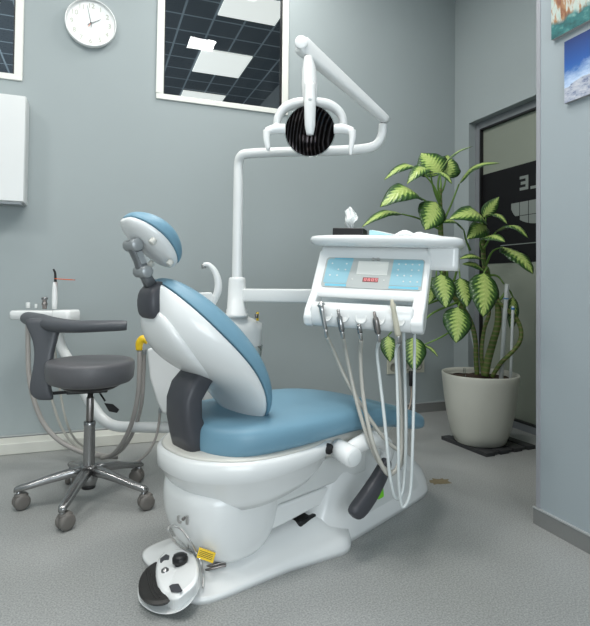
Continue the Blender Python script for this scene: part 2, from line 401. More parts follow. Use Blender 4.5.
def smoothtab(tab, x):
    P = catmull([Vector((a, b, 0)) for a, b in tab], 10)
    return interp([(p.x, p.y) for p in P], x)
def egg(z, s0, s1, wfun, t0=0.0, n=40, e=2.4):                         # closed plan outline between s0 and s1 whose half width follows wfun(u)
    pts = []
    for k in range(n):
        t = 2*PI*k/n; c, s = math.cos(t), math.sin(t)
        cx = math.copysign(abs(c)**(2/e), c); sy = math.copysign(abs(s)**(2/e), s)
        u = (cx+1)/2
        pts.append(Vector((s0+(s1-s0)*u, t0+sy*wfun(u), z)))
    return pts
def prism(bm, outline, z0, z1, mtx=None):
    a = [bm.verts.new((mtx @ Vector((x, y, z0))) if mtx else Vector((x, y, z0))) for x, y in outline]
    b = [bm.verts.new((mtx @ Vector((x, y, z1))) if mtx else Vector((x, y, z1))) for x, y in outline]
    n = len(a); bm.faces.new(a[::-1]); bm.faces.new(b)
    for k in range(n): bm.faces.new((a[k], a[(k+1) % n], b[(k+1) % n], b[k]))
def PR(*a, **k):
    bm = bmesh.new(); prism(bm, *a, **k); return bm
def rrect(x0, y0, x1, y1, r, n=5):
    out = []
    for cx, cy, a0 in ((x1-r, y1-r, 0), (x0+r, y1-r, 90), (x0+r, y0+r, 180), (x1-r, y0+r, 270)):
        for k in range(n+1):
            a = math.radians(a0+90*k/n); out.append((cx+r*math.cos(a), cy+r*math.sin(a)))
    return out
def text(name, s, size, m, mtx, parent=None, ext=0.0008, flipx=False, align='CENTER'):
    cu = bpy.data.curves.new(name, 'FONT'); cu.body = s; cu.size = size; cu.extrude = ext; cu.align_x = align; cu.align_y = 'CENTER'
    to = bpy.data.objects.new(name+'_tmp', cu); COL.objects.link(to)
    dg = bpy.context.evaluated_depsgraph_get(); dg.update()
    me = bpy.data.meshes.new_from_object(to.evaluated_get(dg)); bpy.data.objects.remove(to); bpy.data.curves.remove(cu)
    if flipx: me.transform(Matrix.Scale(-1, 4, (1, 0, 0))); me.flip_normals()
    me.transform(mtx); me.name = name; me.materials.clear()
    return link(name, me, m, parent, smooth=False)
def basis(o, x, y, z):
    m_ = Matrix((Vector(x).normalized(), Vector(y).normalized(), Vector(z).normalized())).transposed().to_4x4()
    return Matrix.Translation(Vector(o)) @ m_

# ------------------------------------------------------------------ room
YB, XR, XP, YP = 3.6, 2.727, 1.757, 1.759      # back wall, recess wall, partition face, partition end
XL, YF = -2.6, -2.6
struct(obj('floor', B((XL-.1, YF-.1, -0.05), (XR+0.6, 7.6, 0)), 'floor', flat=True))
def wall_with_holes(name, x0, x1, z0, z1, holes, y0, y1, m):
    bm = bmesh.new(); xs = sorted({x0, x1, *[h[0] for h in holes], *[h[1] for h in holes]}); 
    for a, b in zip(xs, xs[1:]):
        hs = [h for h in holes if h[0] <= a and h[1] >= b]
        if not hs: box(bm, (a, y0, z0), (b, y1, z1))
        else:
            h = hs[0]
            if h[2] > z0: box(bm, (a, y0, z0), (b, y1, h[2]))
            if h[3] < z1: box(bm, (a, y0, h[3]), (b, y1, z1))
    return struct(obj(name, bm, m, flat=True))
WZ0, WZ1 = 2.245, 3.1
W1 = (-1.42, -0.475); W2 = (0.375, 1.243)
wall_with_holes('wall_back', XL, XR, 0, CEIL, [(W1[0], W1[1], WZ0, WZ1), (W2[0], W2[1], WZ0, WZ1)], YB, YB+0.10, 'wall')
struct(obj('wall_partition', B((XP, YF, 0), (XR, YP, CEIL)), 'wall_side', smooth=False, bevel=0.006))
struct(obj('trim_2', B((XP-.003, YP-.020, .073), (XP+.03, YP+.003, CEIL)), mat('corner_bead', (.30, .31, .335), .6), smooth=False, bevel=.002))
# recess wall with an opening for the glazed door
DY0, DY1, DZ1 = 1.9, 3.422, 2.283
bm = bmesh.new()
box(bm, (XR, DY1, 0), (XR+0.16, YB+0.1, CEIL)); box(bm, (XR, YP, DZ1), (XR+0.16, DY1, CEIL)); box(bm, (XR, YP, 0), (XR+0.16, DY0, DZ1))
struct(obj('wall_recess', bm, 'wall', flat=True))
struct(obj('wall_left', B((XL-0.1, YF, 0), (XL, YB+0.1, CEIL)), 'wall', flat=True))
struct(obj('wall_front', B((XL, YF-0.1, 0), (XP, YF, CEIL)), 'wall', flat=True))
struct(obj('ceiling', B((XL-0.1, YF-0.1, CEIL), (XR+0.16, YB+0.1, CEIL+0.05)), mat('ceiling_white', (0.62, 0.63, 0.62), 0.8), flat=True))
# ceiling light panels of this room (overhead, outside the frame)
WHERE = ['overhead between the clock wall and the stool', 'overhead above the patient chair', 'overhead behind the camera on the left', 'overhead behind the camera next to the partition', 'overhead by the left wall', 'smallest one, overhead behind the operating light', 'overhead close to the back wall above the pole']
for i, (x, y, p, sz) in enumerate(LIGHTS):
    t = thing('ceiling_light', 'square white light panel '+WHERE[i], 'ceiling light', (x, y, CEIL-0.0), 0, 'ceiling light panels')
    k = sz/.56; bm = bmesh.new()
    for a, b in (((-.31, -.31), (.31, -.285)), ((-.31, .285), (.31, .31)), ((-.31, -.285), (-.285, .285)), ((.285, -.285), (.31, .285))):
        box(bm, (a[0]*k, a[1]*k, -0.03), (b[0]*k, b[1]*k, -0.001))
    obj('frame', bm, 'frame_white', t, flat=True)
    obj('diffuser', B((-.285*k, -.285*k, -0.012), (.285*k, .285*k, -0.002)), 'panel_lit', t, flat=True)
# skirting
def skirting(name, lo, hi, bead_lo, bead_hi):
    o = struct(obj(name, B(lo, hi), 'skirting', flat=True))
    b = obj('bead', B(bead_lo, bead_hi), 'bead', o, flat=True); return o
skirting('baseboard_back', (XL, YB-0.012, 0), (XR, YB, 0.070), (XL, YB-0.014, 0.070), (XR, YB, 0.076))
skirting('baseboard_right', (XP-0.008, YF, 0), (XP, YP+.012, 0.066), (XP-0.010, YF, 0.066), (XP, YP+.014, 0.072))
skirting('baseboard_recess', (XR-0.012, DY1, 0), (XR, YB-0.014, 0.070), (XR-0.014, DY1, 0.070), (XR, YB-0.014, 0.076))
# white service trunking on the floor along the back wall
struct(obj('trim_1', B((XL, 3.45, 0), (0.95, YB-0.014, 0.066)), 'trunk', smooth=False, bevel=0.006))

# windows high in the back wall
def window(name, x0, x1, z0, z1):
    fw_ = 0.042
    bm = bmesh.new()
    y0, y1 = YB-0.012, YB+0.04
    X0, X1, Z0, Z1 = x0-0.028, x1+0.028, z0-0.026, z1+0.028
    box(bm, (X0, y0, Z0), (X1, y1, z0+0.010)); box(bm, (X0, y0, z1-0.014), (X1, y1, Z1))
    box(bm, (X0, y0, z0+0.010), (x0+0.018, y1, z1-0.014)); box(bm, (x1-0.018, y0, z0+0.010), (X1, y1, z1-0.014))
    o = struct(obj(name, bm, 'frame_white', smooth=False, bevel=0.003))
    bm = bmesh.new(); e = 0.018
    for a, b in (((x0+e, z0+0.010), (x0+e+.006, z1-.014)), ((x1-e-.008, z0+.010), (x1-e, z1-.014))):
        box(bm, (a[0], YB-0.004, a[1]), (b[0], YB+0.03, b[1]))
    obj('gasket', bm, 'black', o, flat=True)
    obj('pane', B((x0+0.018, YB+0.016, z0+0.010), (x1-0.018, YB+0.022, z1-0.014)), 'pane', o, flat=True)
    return o
window('window_1', W1[0], W1[1], WZ0, WZ1)
window('window_2', W2[0], W2[1], WZ0, WZ1)
# the neighbouring room seen through the panes: dark tiled ceiling with light panels
struct(obj('ceiling_next_room', B((XL-0.1, YB+0.12, 3.3), (XR+0.6, 7.6, 3.34)), 'tiles', flat=True))
struct(obj('wall_next_room', B((XL-0.1, 7.5, 0), (XR+0.6, 7.6, 3.3)), 'neigh_wall', flat=True))
struct(obj('wall_next_room_side', B((1.93, 5.2, 0), (XR+0.6, 7.5, 3.3)), 'neigh_wall', flat=True))
struct(obj('wall_next_room_left', B((XL-0.2, YB+0.12, 0), (XL-0.1, 7.5, 3.3)), 'neigh_wall', flat=True))
lab = {0: 'nearest, highest one', 1: 'middle one behind the small bright lamp', 2: 'lowest one at the bottom of the pane'}
for i, (y0, y1) in enumerate(((3.85, 4.435), (5.14, 5.725), (6.35, 6.94))):
    tag(obj('ceiling_panel', B((0.925, y0, 3.285), (1.437, y1, 3.299)), 'panel_lit', smooth=False, bevel=0.003),
        'large white ceiling panel seen through the right window, '+lab[i], 'ceiling light', 'panels beyond the right window')
tag(obj('ceiling_panel', B((-1.30, 4.2, 3.285), (-0.79, 4.92, 3.299)), 'panel_lit', smooth=False, bevel=0.003),
    'white ceiling panel seen through the left window', 'ceiling light')

# glazed door in the recess
JX = XR+0.06
dr = bmesh.new()
box(dr, (JX, DY1-0.055, 0), (JX+0.06, DY1, DZ1)); box(dr, (JX, DY0, DZ1-0.055), (JX+0.06, DY1-0.055, DZ1))
box(dr, (JX, DY0, 0.0), (JX+0.06, DY1-0.055, 0.05)); box(dr, (JX, DY0, 0.05), (JX+0.06, DY0+.055, DZ1-.055))
door = struct(obj('door_1', dr, 'frame_grey', smooth=False, bevel=0.004))
GX = JX+0.025
obj('gasket', (lambda bm: (box(bm, (JX-.002, DY1-.067, .05), (GX+.02, DY1-.055, DZ1-.055)), box(bm, (JX-.002, DY0+.055, DZ1-.067), (GX+.02, DY1-.067, DZ1-.055)),
    box(bm, (JX-.002, DY0+.055, .05), (GX+.02, DY1-.067, .062)), bm)[-1])(bmesh.new()), 'black', door, flat=True)
obj('glass', B((GX, DY0+.055, 0.062), (GX+0.008, DY1-.067, DZ1-.067)), 'frost', door, flat=True)
# dark sign film on the glass, seen from behind: mirrored letters and a row of teeth
sf = obj('sign_film', B((GX-0.003, DY0+.060, 1.172), (GX-0.001, DY1-.068, 1.868)), 'signdark', door, flat=True)
BX = GX-0.0035
def yzmat(y, z): return basis((BX, y, z), (0, -1, 0), (0, 0, 1), (-1, 0, 0))     # local x runs to the right as seen from the room
E_ = PR([(-.04, -.05), (.04, -.05), (.04, .05), (-.04, .05), (-.04, .03), (.015, .03), (.015, .011), (-.03, .011), (-.03, -.010), (.015, -.010), (.015, -.03), (-.04, -.03)], 0, .001, yzmat(2.93, 1.732))
obj('sign_letter', E_, 'signlight', sf, flat=True)
obj('sign_letter', PR([(-.035, -.05), (.04, -.05), (.04, .05), (.015, .05), (.015, -.03), (-.035, -.03)], 0, .001, yzmat(2.835, 1.727)), 'signlight', sf, flat=True)
cy_, cz_ = 2.80, 1.60
def tooth(ya, yb, split, half):
    def depth(y): return 0.165*math.sqrt(max(0, 1-((y-cy_)/0.26)**2))
    n = 6; top = []; bot = []
    for k in range(n+1):
        y = ya+(yb-ya)*k/n; d = depth(y)
        zt, zb = (cz_, cz_-min(d, split)) if half == 0 else (cz_-split-.004, cz_-max(d, split+.005))
        top.append((-(y-cy_), zt-cz_)); bot.append((-(y-cy_), zb-cz_))
    obj('sign_tooth', PR(top+bot[::-1], 0, .001, yzmat(cy_, cz_)), 'signlight', sf, flat=True)
for k in range(6):
    ya = 3.052-0.0838*k; yb = ya-0.078
    for h in (0, 1):
        if h == 1 and k in (0, 5): continue
        tooth(ya, yb, .095, h)
obj('sign_line', B((BX-.001, DY0+.060, 1.300), (BX, 3.16, 1.306)), 'signlight', sf, flat=True)

# ------------------------------------------------------------------ things on the walls
t = thing('wall_clock', 'round white wall clock showing two minutes to two, left of the window', 'clock', (-0.064, YB, 2.638))
RY = Matrix.Rotation(math.radians(90), 4, 'X')        # lathe axis -> towards the room
obj('rim', LA([(.130, .0), (.150, .0), (.1535, .012), (.1535, .034), (.150, .041), (.1470, .042), (.1455, .038), (.1450, .020), (.130, .020)], 64, RY, caps=False), 'white', t)
obj('face', LA([(0, 0.001), (.1452, .001), (.1452, .0198), (0, .0198)], 64, RY), 'clockface', t, flat=True)
tm = lambda x, z, y: basis((x, y, z), (1, 0, 0), (0, 0, 1), (0, -1, 0))
for h in range(1, 13):
    a = math.radians(90-30*h)
    text('numeral', str(h), 0.043, 'numeral', tm(.112*math.cos(a), .112*math.sin(a), -.0205), t)
def hand(ang, L, wd, y):
    a = math.radians(90-ang); mt_ = basis((0, y, 0), (math.cos(a), 0, math.sin(a)), (-math.sin(a), 0, math.cos(a)), (0, -1, 0))
    return PR([(-.022, -wd), (L, -wd*.35), (L, wd*.35), (-.022, wd)], 0, .0015, mt_)
obj('hour_hand', hand(59, .068, .0035, -.024), 'jointgrey', t, flat=True)
obj('minute_hand', hand(348, .110, .003, -.027), 'jointgrey', t, flat=True)
obj('second_hand', PR([(-.03, -.0012), (.0, -.0012), (.0, .0012), (-.03, .0012)], 0, .001, basis((0, -.029, 0), (0.5, 0, .86), (-.86, 0, .5), (0, -1, 0))), 'orange', t, flat=True)
obj('hub', LA([(0, .028), (.005, .028), (.005, .032), (0, .032)], 16, RY), 'black', t)

t = thing('wall_cabinet', 'white wall cabinet with a plain door at the left edge under the window', 'cabinet', (-0.98, YB, 1.46))
obj('body', B((-.575, -.145, 0.0), (.575, -.001, .62)), 'white_metal', t, smooth=False, bevel=.003)
for a, b in ((-.573, -.002), (.002, .573)):
    obj('door', B((a, -.168, .002), (b, -.147, .618)), 'white_metal', t, smooth=False, bevel=.004)
obj('rail', B((-.56, -.14, -.012), (.56, -.03, -.0005)), 'silver', t, flat=True)

# framed prints on the partition
def print_(name, label, y0, y1, z0, z1, m):
    bm = bmesh.new(); x = XP-0.018
    v = [bm.verts.new((x, y, z)) for y, z in ((y1, z0), (y0, z0), (y0, z1), (y1, z1))]
    f = bm.faces.new(v); uvl = bm.loops.layers.uv.new('UVMap')
    for l, uv in zip(f.loops, ((0, 0), (1, 0), (1, 1), (0, 1))): l[uvl].uv = uv
    t = thing(name, label, 'picture', (0, 0, 0))
    o = obj('backing_board', B((XP-0.0175, y0, z0), (XP, y1, z1)), mat('board_edge', (.35, .35, .36), .5), t, flat=True)
    me = bpy.data.meshes.new('print'); bmesh.ops.recalc_face_normals(bm, faces=bm.faces); bm.to_mesh(me); bm.free()
    link('print', me, m, t, smooth=False)
    t.location = (0, 0, 0); return t
print_('canvas_print', 'unframed print of waterfalls and red rock, the higher of two on the right wall', 1.08, 1.666, 2.018, 2.46, 'waterfall')
print_('canvas_print', 'unframed print of a snowy mountain under blue sky, below the other print', 1.02, 1.601, 1.734, 1.982, 'mountain')

# triple socket and its plug
t = thing('power_socket', 'cream triple wall socket low on the back wall behind the hoses', 'socket', (2.28, YB, .315))
obj('plate', B((-.175, -.012, 0), (.16, -.0005, .108)), 'socket', t, smooth=False, bevel=.003)
for i in range(3):
    x = -.12+.112*i
    obj('outlet', LA([(.034, .012), (.034, .015), (.026, .0155), (.024, .0125), (0, .0125)], 24, Matrix.Translation((x, 0, .054)) @ RY, caps=False), 'sockdark', t)
t = thing('power_plug', 'black plug with a thin beige cord hanging from the socket', 'plug', (0, 0, 0))
px = ony_ = None
def wallpt(px, py, Y):
    d = at(px, py, 1.0)-CAM; return CAM+d*(Y/d.y)
obj('plug_body', cyl(wallpt(411, 371, 3.565), wallpt(411, 386, 3.565), .016, 14), 'black', t)
obj('cord', T([wallpt(411, 385, 3.565), wallpt(411.5, 395, 3.57), wallpt(410, 405, 3.565), wallpt(407.5, 411, 3.54), at(400, 414.5, 3.80)*1.0], .006, seg=8), 'cord', t)

# ------------------------------------------------------------------ dental chair (local: x along the chair, y away from the viewer)
CH = thing('dental_chair', 'reclined dental patient chair with light blue cushions and white shells', 'dental chair', (0.251, 1.855, 0), math.radians(20))
CHM = Matrix.Translation((0.251, 1.855, 0)) @ Matrix.Rotation(math.radians(20), 4, 'Z')
def onchair(s, t_, z): return CHM @ Vector((s, t_, z))
# floor plate
def plate_w(u): return smoothtab([(0, .222), (.3, .225), (.6, .235), (.85, .27), (1, .20)], u)
def ring_plate(z, ins, s1=.70): return egg(z, -.030+ins, s1-ins, lambda u: plate_w(u)-ins, 0.0, 64, 7)
rings = [ring_plate(0.0, .0), ring_plate(.018, .0), ring_plate(.028, .008), ring_plate(.036, .03), ring_plate(.05, .06), ring_plate(.068, .085), ring_plate(.08, .12)]
for r in rings[2:]:
    for p in r: p.z *= (0.7+1.3*max(0, (p.x-.1)/.6)) if p.z > .02 else 1
obj('base_plate', LO(rings), 'white', CH)
# rear hub cover
def hubring(z, s0, s1, w_, e=3.2): return egg(z, s0, s1, lambda u: w_*smoothtab([(0, .93), (.3, 1), (1, .94)], u), 0, 40, e)
obj('rear_cover', LO([hubring(.052, .12, .28, .13, 2.5), hubring(.062, .075, .310, .170, 2.7), hubring(.11, .044, .365, .192, 3.0), hubring(.19, .016, .385, .196, 3.1), hubring(.26, .010, .405, .198, 3.1), hubring(.33, .016, .41, .192, 3.1)]), 'white', CH, sub=1)
# lift arms and foot column
bm = bmesh.new()
def szprism(bm, poly, t0, t1):
    a = [bm.verts.new((s, t0, z)) for s, z in poly]; b = [bm.verts.new((s, t1, z)) for s, z in poly]
    bm.faces.new(a); bm.faces.new(b[::-1])
    for k in range(len(a)): bm.faces.new((a[k], b[k], b[(k+1) % len(a)], a[(k+1) % len(a)]))
szprism(bm, [(.16, .205), (.16, .30), (.80, .345), (.80, .23)], -.172, .172)
obj('upper_lift_arm', bm, 'grey_white', CH, smooth=False, bevel=.012, seg=3)
bm = bmesh.new(); szprism(bm, [(.14, .115), (.14, .197), (.74, .222), (.74, .155), (.52, .150), (.36, .130)], -.164, .164)
obj('lower_lift_arm', bm, 'white', CH, smooth=False, bevel=.012, seg=3)
bm = bmesh.new(); szprism(bm, [(.44, .085), (.44, .122), (.555, .128), (.555, .078)], -.165, .165)
obj('dark_gap_block', bm, 'black', CH, smooth=False, bevel=.008)  # black block stands in for the shaded opening under the lift arm
def tw(z, s0, s1, w0, w1, e=5.5): return egg(z, s0, s1, lambda u: w0+(w1-w0)*u, 0, 44, e)
obj('foot_column', LO([tw(0, .47, 1.345, .245, .125), tw(.02, .47, 1.345, .245, .125), tw(.06, .48, 1.335, .238, .122), tw(.12, .505, 1.30, .222, .118), tw(.18, .54, 1.23, .207, .112), tw(.235, .575, 1.15, .194, .106), tw(.28, .60, 1.08, .185, .10), tw(.315, .625, 1.0, .174, .09), tw(.33, .66, .93, .15, .075)]), 'white', CH)
obj('column_side_panel', LO([[Vector((s, -(.006+interp([(.5, .226), (1.345, .112)], s))-o, z)) for s, z in ((.74, .05), (1.10, .045), (1.20, .07), (1.16, .13), (1.05, .18), (.80, .19), (.73, .13))] for o in (-.02, .001)]), 'grey_white', CH, smooth=False)
obj('pedal_icon', PR(rrect(-.024, -.022, .024, .022, .008), 0, .020, basis((.850, -.180, .137), (1, .12, 0), (0, .12, 1), (0.12, -1, 0))), 'green', CH, flat=True)
# seat shell
def keel(z, s0, s1, w_):
    r = egg(z, s0, s1, lambda u: w_*smoothtab([(0, .86), (.3, 1.0), (.7, .99), (1, .9)], u), 0, 56, 2.6)
    k = max(0, (.422-z)/.18)
    for p in r: p.z += k*.17*max(0, p.x-.12)
    return r
sw = lambda w_: (lambda u: w_*smoothtab([(0, .86), (.25, 1.0), (.7, .99), (1, .86)], u))
obj('seat_shell', LO([keel(.238, .10, .54, .205), keel(.242, .07, .57, .238), keel(.282, .035, .60, .258), keel(.350, -.010, .64, .272),
     keel(.358, -.018, .65, .281), keel(.410, -.018, .66, .283), keel(.422, -.011, .66, .275)]), 'white', CH)
obj('shell_top', LO([egg(.421, -.004, .64, sw(.267), 0, 48, 2.6), egg(.429, .006, .63, sw(.256), 0, 48, 2.6), egg(.434, .04, .60, sw(.20), 0, 48, 2.6)]), 'cream', CH)
obj('seat_pan', LO([egg(.338, .50, .98, lambda u: .19-.05*u, 0, 40, 3), egg(.345, .46, 1.01, lambda u: .235-.07*u, 0, 40, 3), egg(.375, .42, 1.06, lambda u: .262-.085*u, 0, 40, 3), egg(.405, .40, 1.08, lambda u: .266-.09*u, 0, 40, 3), egg(.425, .42, .90, lambda u: .262-.05*u, 0, 40, 3)]), 'cream', CH)
# seat cushion: sections along the chair
def section(s, w_, zt, zb, n=32, e=3.0, dip=0.0):
    zc, h = (zt+zb)/2, (zt-zb)/2; out = []
    for a, b in sup(n, w_, h, e):
        z = zc+b
        if b > 0: z -= dip*(1-(a/max(w_, 1e-3))**2)*(b/h)
        out.append(Vector((s, a, z)))
    return out
tabs = [(.060, .08, .500, .430, 0), (.068, .125, .522, .412, .005), (.090, .175, .536, .403, .01), (.125, .220, .546, .400, .015), (.175, .254, .553, .400, .025), (.28, .274, .553, .402, .03), (.45, .276, .550, .408, .02),
        (.60, .270, .548, .412, .006), (.72, .259, .537, .410, 0), (.85, .244, .512, .398, 0), (.98, .226, .478, .374, 0), (1.10, .199, .442, .342, 0), (1.20, .165, .410, .316, 0), (1.275, .120, .386, .306, 0), (1.300, .06, .366, .316, 0)]
obj('seat_cushion', LO([section(s, w_, a, b, dip=d) for s, w_, a, b, d in tabs]), 'blue', CH, sub=1)
# backrest
DS, DZ = .030, -.008
spine = catmull([Vector((-.100, 0, 1.006)), Vector((-.065, 0, .965)), Vector((-.02, 0, .911)), Vector((.036, 0, .848)), Vector((.110, 0, .770)), Vector((.178, 0, .690)), Vector((.237, 0, .596)), Vector((.287, 0, .482))], 8)
for q_ in spine: q_.x += DS; q_.z += DZ*1.0
def spine_at(u):
    x = u*(len(spine)-1); i = min(int(x), len(spine)-2); f = x-i
    p = spine[i]*(1-f)+spine[i+1]*f
    tg = (spine[min(i+2, len(spine)-1)]-spine[max(i-1, 0)]).normalized()
    return p, tg, Vector((-tg.z, 0, tg.x))                        # normal points forwards and up
bw = lambda u: smoothtab([(0, .055), (.05, .080), (.14, .115), (.28, .170), (.43, .208), (.57, .230), (.71, .228), (.86, .196), (.95, .125), (1, .05)], u)
def back_rings(shrink, front, back, us, e=2.5, n=36, f0=0.0):
    out = []
    for u in us:
        p, tg, nr = spine_at(u); k = math.sin(PI*min(1, max(0.0, (u*.96+.02))))**0.38
        w_ = max(.01, bw(u)-shrink)
        ring = []
        for a, b in sup(n, w_, 1.0, e):
            h = f0+b*front(u)*k if b > 0 else f0+b*back(u)*k
            ring.append(p+Vector((0, a, 0))+nr*h)
        out.append(ring)
    return out
US = [0.0, .012, .03, .06]+[.1+.08*i for i in range(11)]+[.94, .965, .985, 1.0]
obj('back_cushion', LO(back_rings(.0, lambda u: .078+.018*math.sin(PI*u), lambda u: .004, US)), 'blue', CH, sub=1)
obj('back_shell', LO(back_rings(.004, lambda u: .004, lambda u: .060+.055*math.sin(PI*min(1, u*1.25))**1.2 if u < .8 else .060, US, e=2.25, f0=-.006)), 'white', CH, sub=1)
# raised centre pad of the shell
def bump(u0, u1, wmax, d0):
    out = []
    for i in range(13):
        u = u0+(u1-u0)*i/12; p, tg, nr = spine_at(u); q = math.sin(PI*i/12)**.5 if 0 < i < 12 else .08
        base = -.006-(.060+.055*math.sin(PI*min(1, u*1.25))**1.2 if u < .8 else .066)
        out.append([p+Vector((0, a*q, 0))+nr*(base+.025+b*q) for a, b in sup(28, wmax, .025+d0, 2.4)])
    return out
obj('shell_centre_panel', LO(bump(.12, .74, .135, .010)), 'white', CH, sub=1)
# dark hinge bracket carrying the backrest
def brk(s, z, w_, d, lean=0): return [Vector((s+a, b, z+lean*a)) for a, b in sup(28, d, w_, 4)]
obj('back_bracket', LO([brk(.084, .425, .080, .054), brk(.064, .475, .080, .047), brk(.044, .54, .078, .040), brk(.043, .60, .076, .040), brk(.072, .655, .074, .052), brk(.108, .69, .072, .055), brk(.15, .725, .06, .03)]), 'dark', CH)
# headrest
p0, tg0, n0 = spine_at(0.02)
obj('headrest_socket', LO([[Vector((c[0]+.022+a*ct[0], b, c[1]-.004+a*ct[1])) for a, b in sup(24, ha, hb, 4)] for c, ct, ha, hb in
     (((-.092, .895), (1, .6), .024, .050), ((-.100, .915), (1, .7), .034, .060), ((-.105, .95), (1, .75), .036, .060), ((-.108, .985), (1, .7), .032, .056), ((-.108, .999), (1, .6), .020, .045))]), 'dark', CH, sub=1)
hl = obj('headrest_link', LO([[Vector((s+.018, b, z))+Vector((.9*a, 0, .35*a)) for a, b in sup(16, h_, .020, 4)] for s, z, h_ in ((-.105, .99, .020), (-.120, 1.015, .017), (-.135, 1.04, .018), (-.148, 1.075, .017), (-.166, 1.115, .020), (-.175, 1.14, .017))]), 'jointgrey', CH)
for s, z, r in ((-.117, 1.036, .020), (-.152, 1.122, .021)):
    kb = obj('joint_knob', cyl((s, -.040, z), (s, .036, z), r, 28), 'silver', CH)
obj('link_cover', LO([[Vector((s+.018+.9*a, -.021+o, z+.35*a)) for a, s, z in ((-.010, -.160, 1.10), (.010, -.160, 1.10), (.010, -.142, 1.062), (-.010, -.142, 1.062))] for o in (-.006, .004)]), 'silver', CH, smooth=False)
HA = Vector((.16, 0, -.14)); HC = Vector((-.082, 0, 1.148)); hx = HA.normalized(); hn = Vector((-hx.z, 0, hx.x))
def head_rings(front, back, n=32):
    out = []
    for i in range(15):
        u = i/14; q = max(.12, math.sin(PI*(.03+.94*u))**.45); x = (u-.5)*.225
        w_ = .115*q*(1.0-.12*u)
        crv = -.9*x*x
        out.append([HC+hx*x+Vector((0, a, 0))+hn*((front*b*q if b > 0 else back*b*q)+crv) for a, b in sup(n, w_, 1, 2.5)])
    return out
obj('headrest_cushion', LO(head_rings(.058, .008)), 'blue', CH, sub=1)
obj('headrest_shell', LO([[p-hn*.006-(Vector((0, p.y*.05, 0))) for p in r] for r in head_rings(.002, .042)]), 'white', CH, sub=1)
for x, y in ((-.02, -.085), (.075, -.07), (-.02, .085), (.075, .07)):
    c = HC+hx*x+Vector((0, y, 0))-hn*(.040+.9*x*x)
    obj('screw_cap', cyl(c+hn*.01, c-hn*.0085, .0105, 24, .2), 'cream', CH)
# armrest folded down at the near side
obj('armrest_hub', cyl((.522, -.360, .388), (.545, -.250, .392), .037, 32, .2), 'white', CH)
obj('armrest_hub_cap', cyl((.5215, -.3625, .388), (.522, -.3590, .388), .028, 32, .1), 'white_metal', CH)
obj('armrest_tube', T([(.540, -.300, .388), (.59, -.305, .404), (.65, -.31, .414), (.71, -.315, .406), (.752, -.315, .376), (.752, -.315, .342), (.728, -.315, .318)], [.026, .030, .032, .031, .028, .025, .023], seg=20), 'white', CH)
ar = []
for s, z, w_, d in ((.732, .334, .014, .018), (.724, .322, .024, .022), (.694, .284, .030, .024), (.648, .241, .034, .026), (.600, .204, .037, .027), (.556, .178, .037, .026), (.541, .171, .022, .016)):
    ar.append([Vector((s, -.335, z))+Vector((.70*a, 0, -.71*a))+Vector((0, b, 0)) for a, b in sup(22, w_, d, 3)])
obj('armrest_pad', LO(ar), 'dark', CH, sub=1)
obj('armrest_socket', cyl((.492, -.268, .402), (.492, -.235, .402), .019, 20), 'black', CH)  # black disc paints the dark of a hole in the seat pan
# marks on the rear cover
def ring_face(px_, pz): return None
lm = basis((-.005, -.100, .232), (.55, -.83, 0), (0, 0, 1), (-.83, -.55, 0))
lg = obj('maker_mark', PR([(-.020, .012), (-.020, -.006), (-.014, -.012), (-.006, -.012), (-.006, -.006), (-.012, -.006), (-.014, -.002), (-.014, .012)], .004, .010, lm), 'steel', CH, flat=True)
obj('mark_dot', cyl(lm @ Vector((.002, .004, .0)), lm @ Vector((.002, .004, .012)), .0055, 12), 'darksteel', lg)
obj('mark_bar', PR([(.010, -.012), (.018, -.014), (.018, .014), (.010, .014)], .001, .009, lm), 'steel', lg, flat=True)
ym = basis((.050, -.150, .118), (1, -.85, -.45), (.35, .0, 1), (-.8, -1, .35))
yl = obj('warning_sticker', PR([(-.028, -.015), (.028, -.015), (.028, .015), (-.028, .015)], -.004, .006, ym), 'yellow', CH, flat=True)
for i in range(4): obj('sticker_line', PR([(-.024, .009-.005*i), (.022, .009-.005*i), (.022, .0075-.005*i), (-.024, .0075-.005*i)], .006, .0065, ym), 'black', yl, flat=True)

# ------------------------------------------------------------------ instrument unit behind the chair
UN = thing('dental_unit', 'white water unit column standing behind the backrest of the chair', 'dental unit', (0.60, 2.62, 0), math.radians(20))
UM = Matrix.Translation((0.60, 2.62, 0)) @ Matrix.Rotation(math.radians(20), 4, 'Z'); UI = UM.inverted()
def uloc(px_, py_, d): return UI @ at(px_, py_, d)
def ub(z, x0, x1, y, e=4): return egg(z, x0, x1, lambda u: y, 0, 36, e)
obj('body', LO([ub(.30, -.10, .15, .09), ub(.34, -.15, .165, .11), ub(.60, -.165, .175, .125), ub(.76, -.165, .185, .125), ub(.80, -.16, .185, .122), ub(.822, -.12, .14, .10), ub(.840, -.08, .10, .085), ub(.846, -.03, .07, .06)]), 'white_metal', UN)
obj('pedestal', LO([ub(0, -.10, .10, .10), ub(.02, -.10, .10, .10), ub(.12, -.075, .085, .08), ub(.31, -.075, .085, .08)]), 'white_metal', UN)
pc = uloc(237, 290, 2.62); pX, pY = pc.x, pc.y
obj('collar', LA([(0, .835), (.058, .835), (.058, .850), (.051, .856), (.051, .872), (.048, .874), (.042, 1.015), (.040, 1.025), (.036, 1.03), (0, 1.03)], 36, Matrix.Translation((pX, pY, 0))), 'white_metal', UN)
obj('valve', cyl((pX+.105, pY-.03, .815), (pX+.105, pY-.03, .858), .007, 12), 'yellow', UN)
obj('valve_knob', cyl((pX+.085, pY-.05, .83), (pX+.085, pY-.05, .850), .010, 12), 'darksteel', UN)
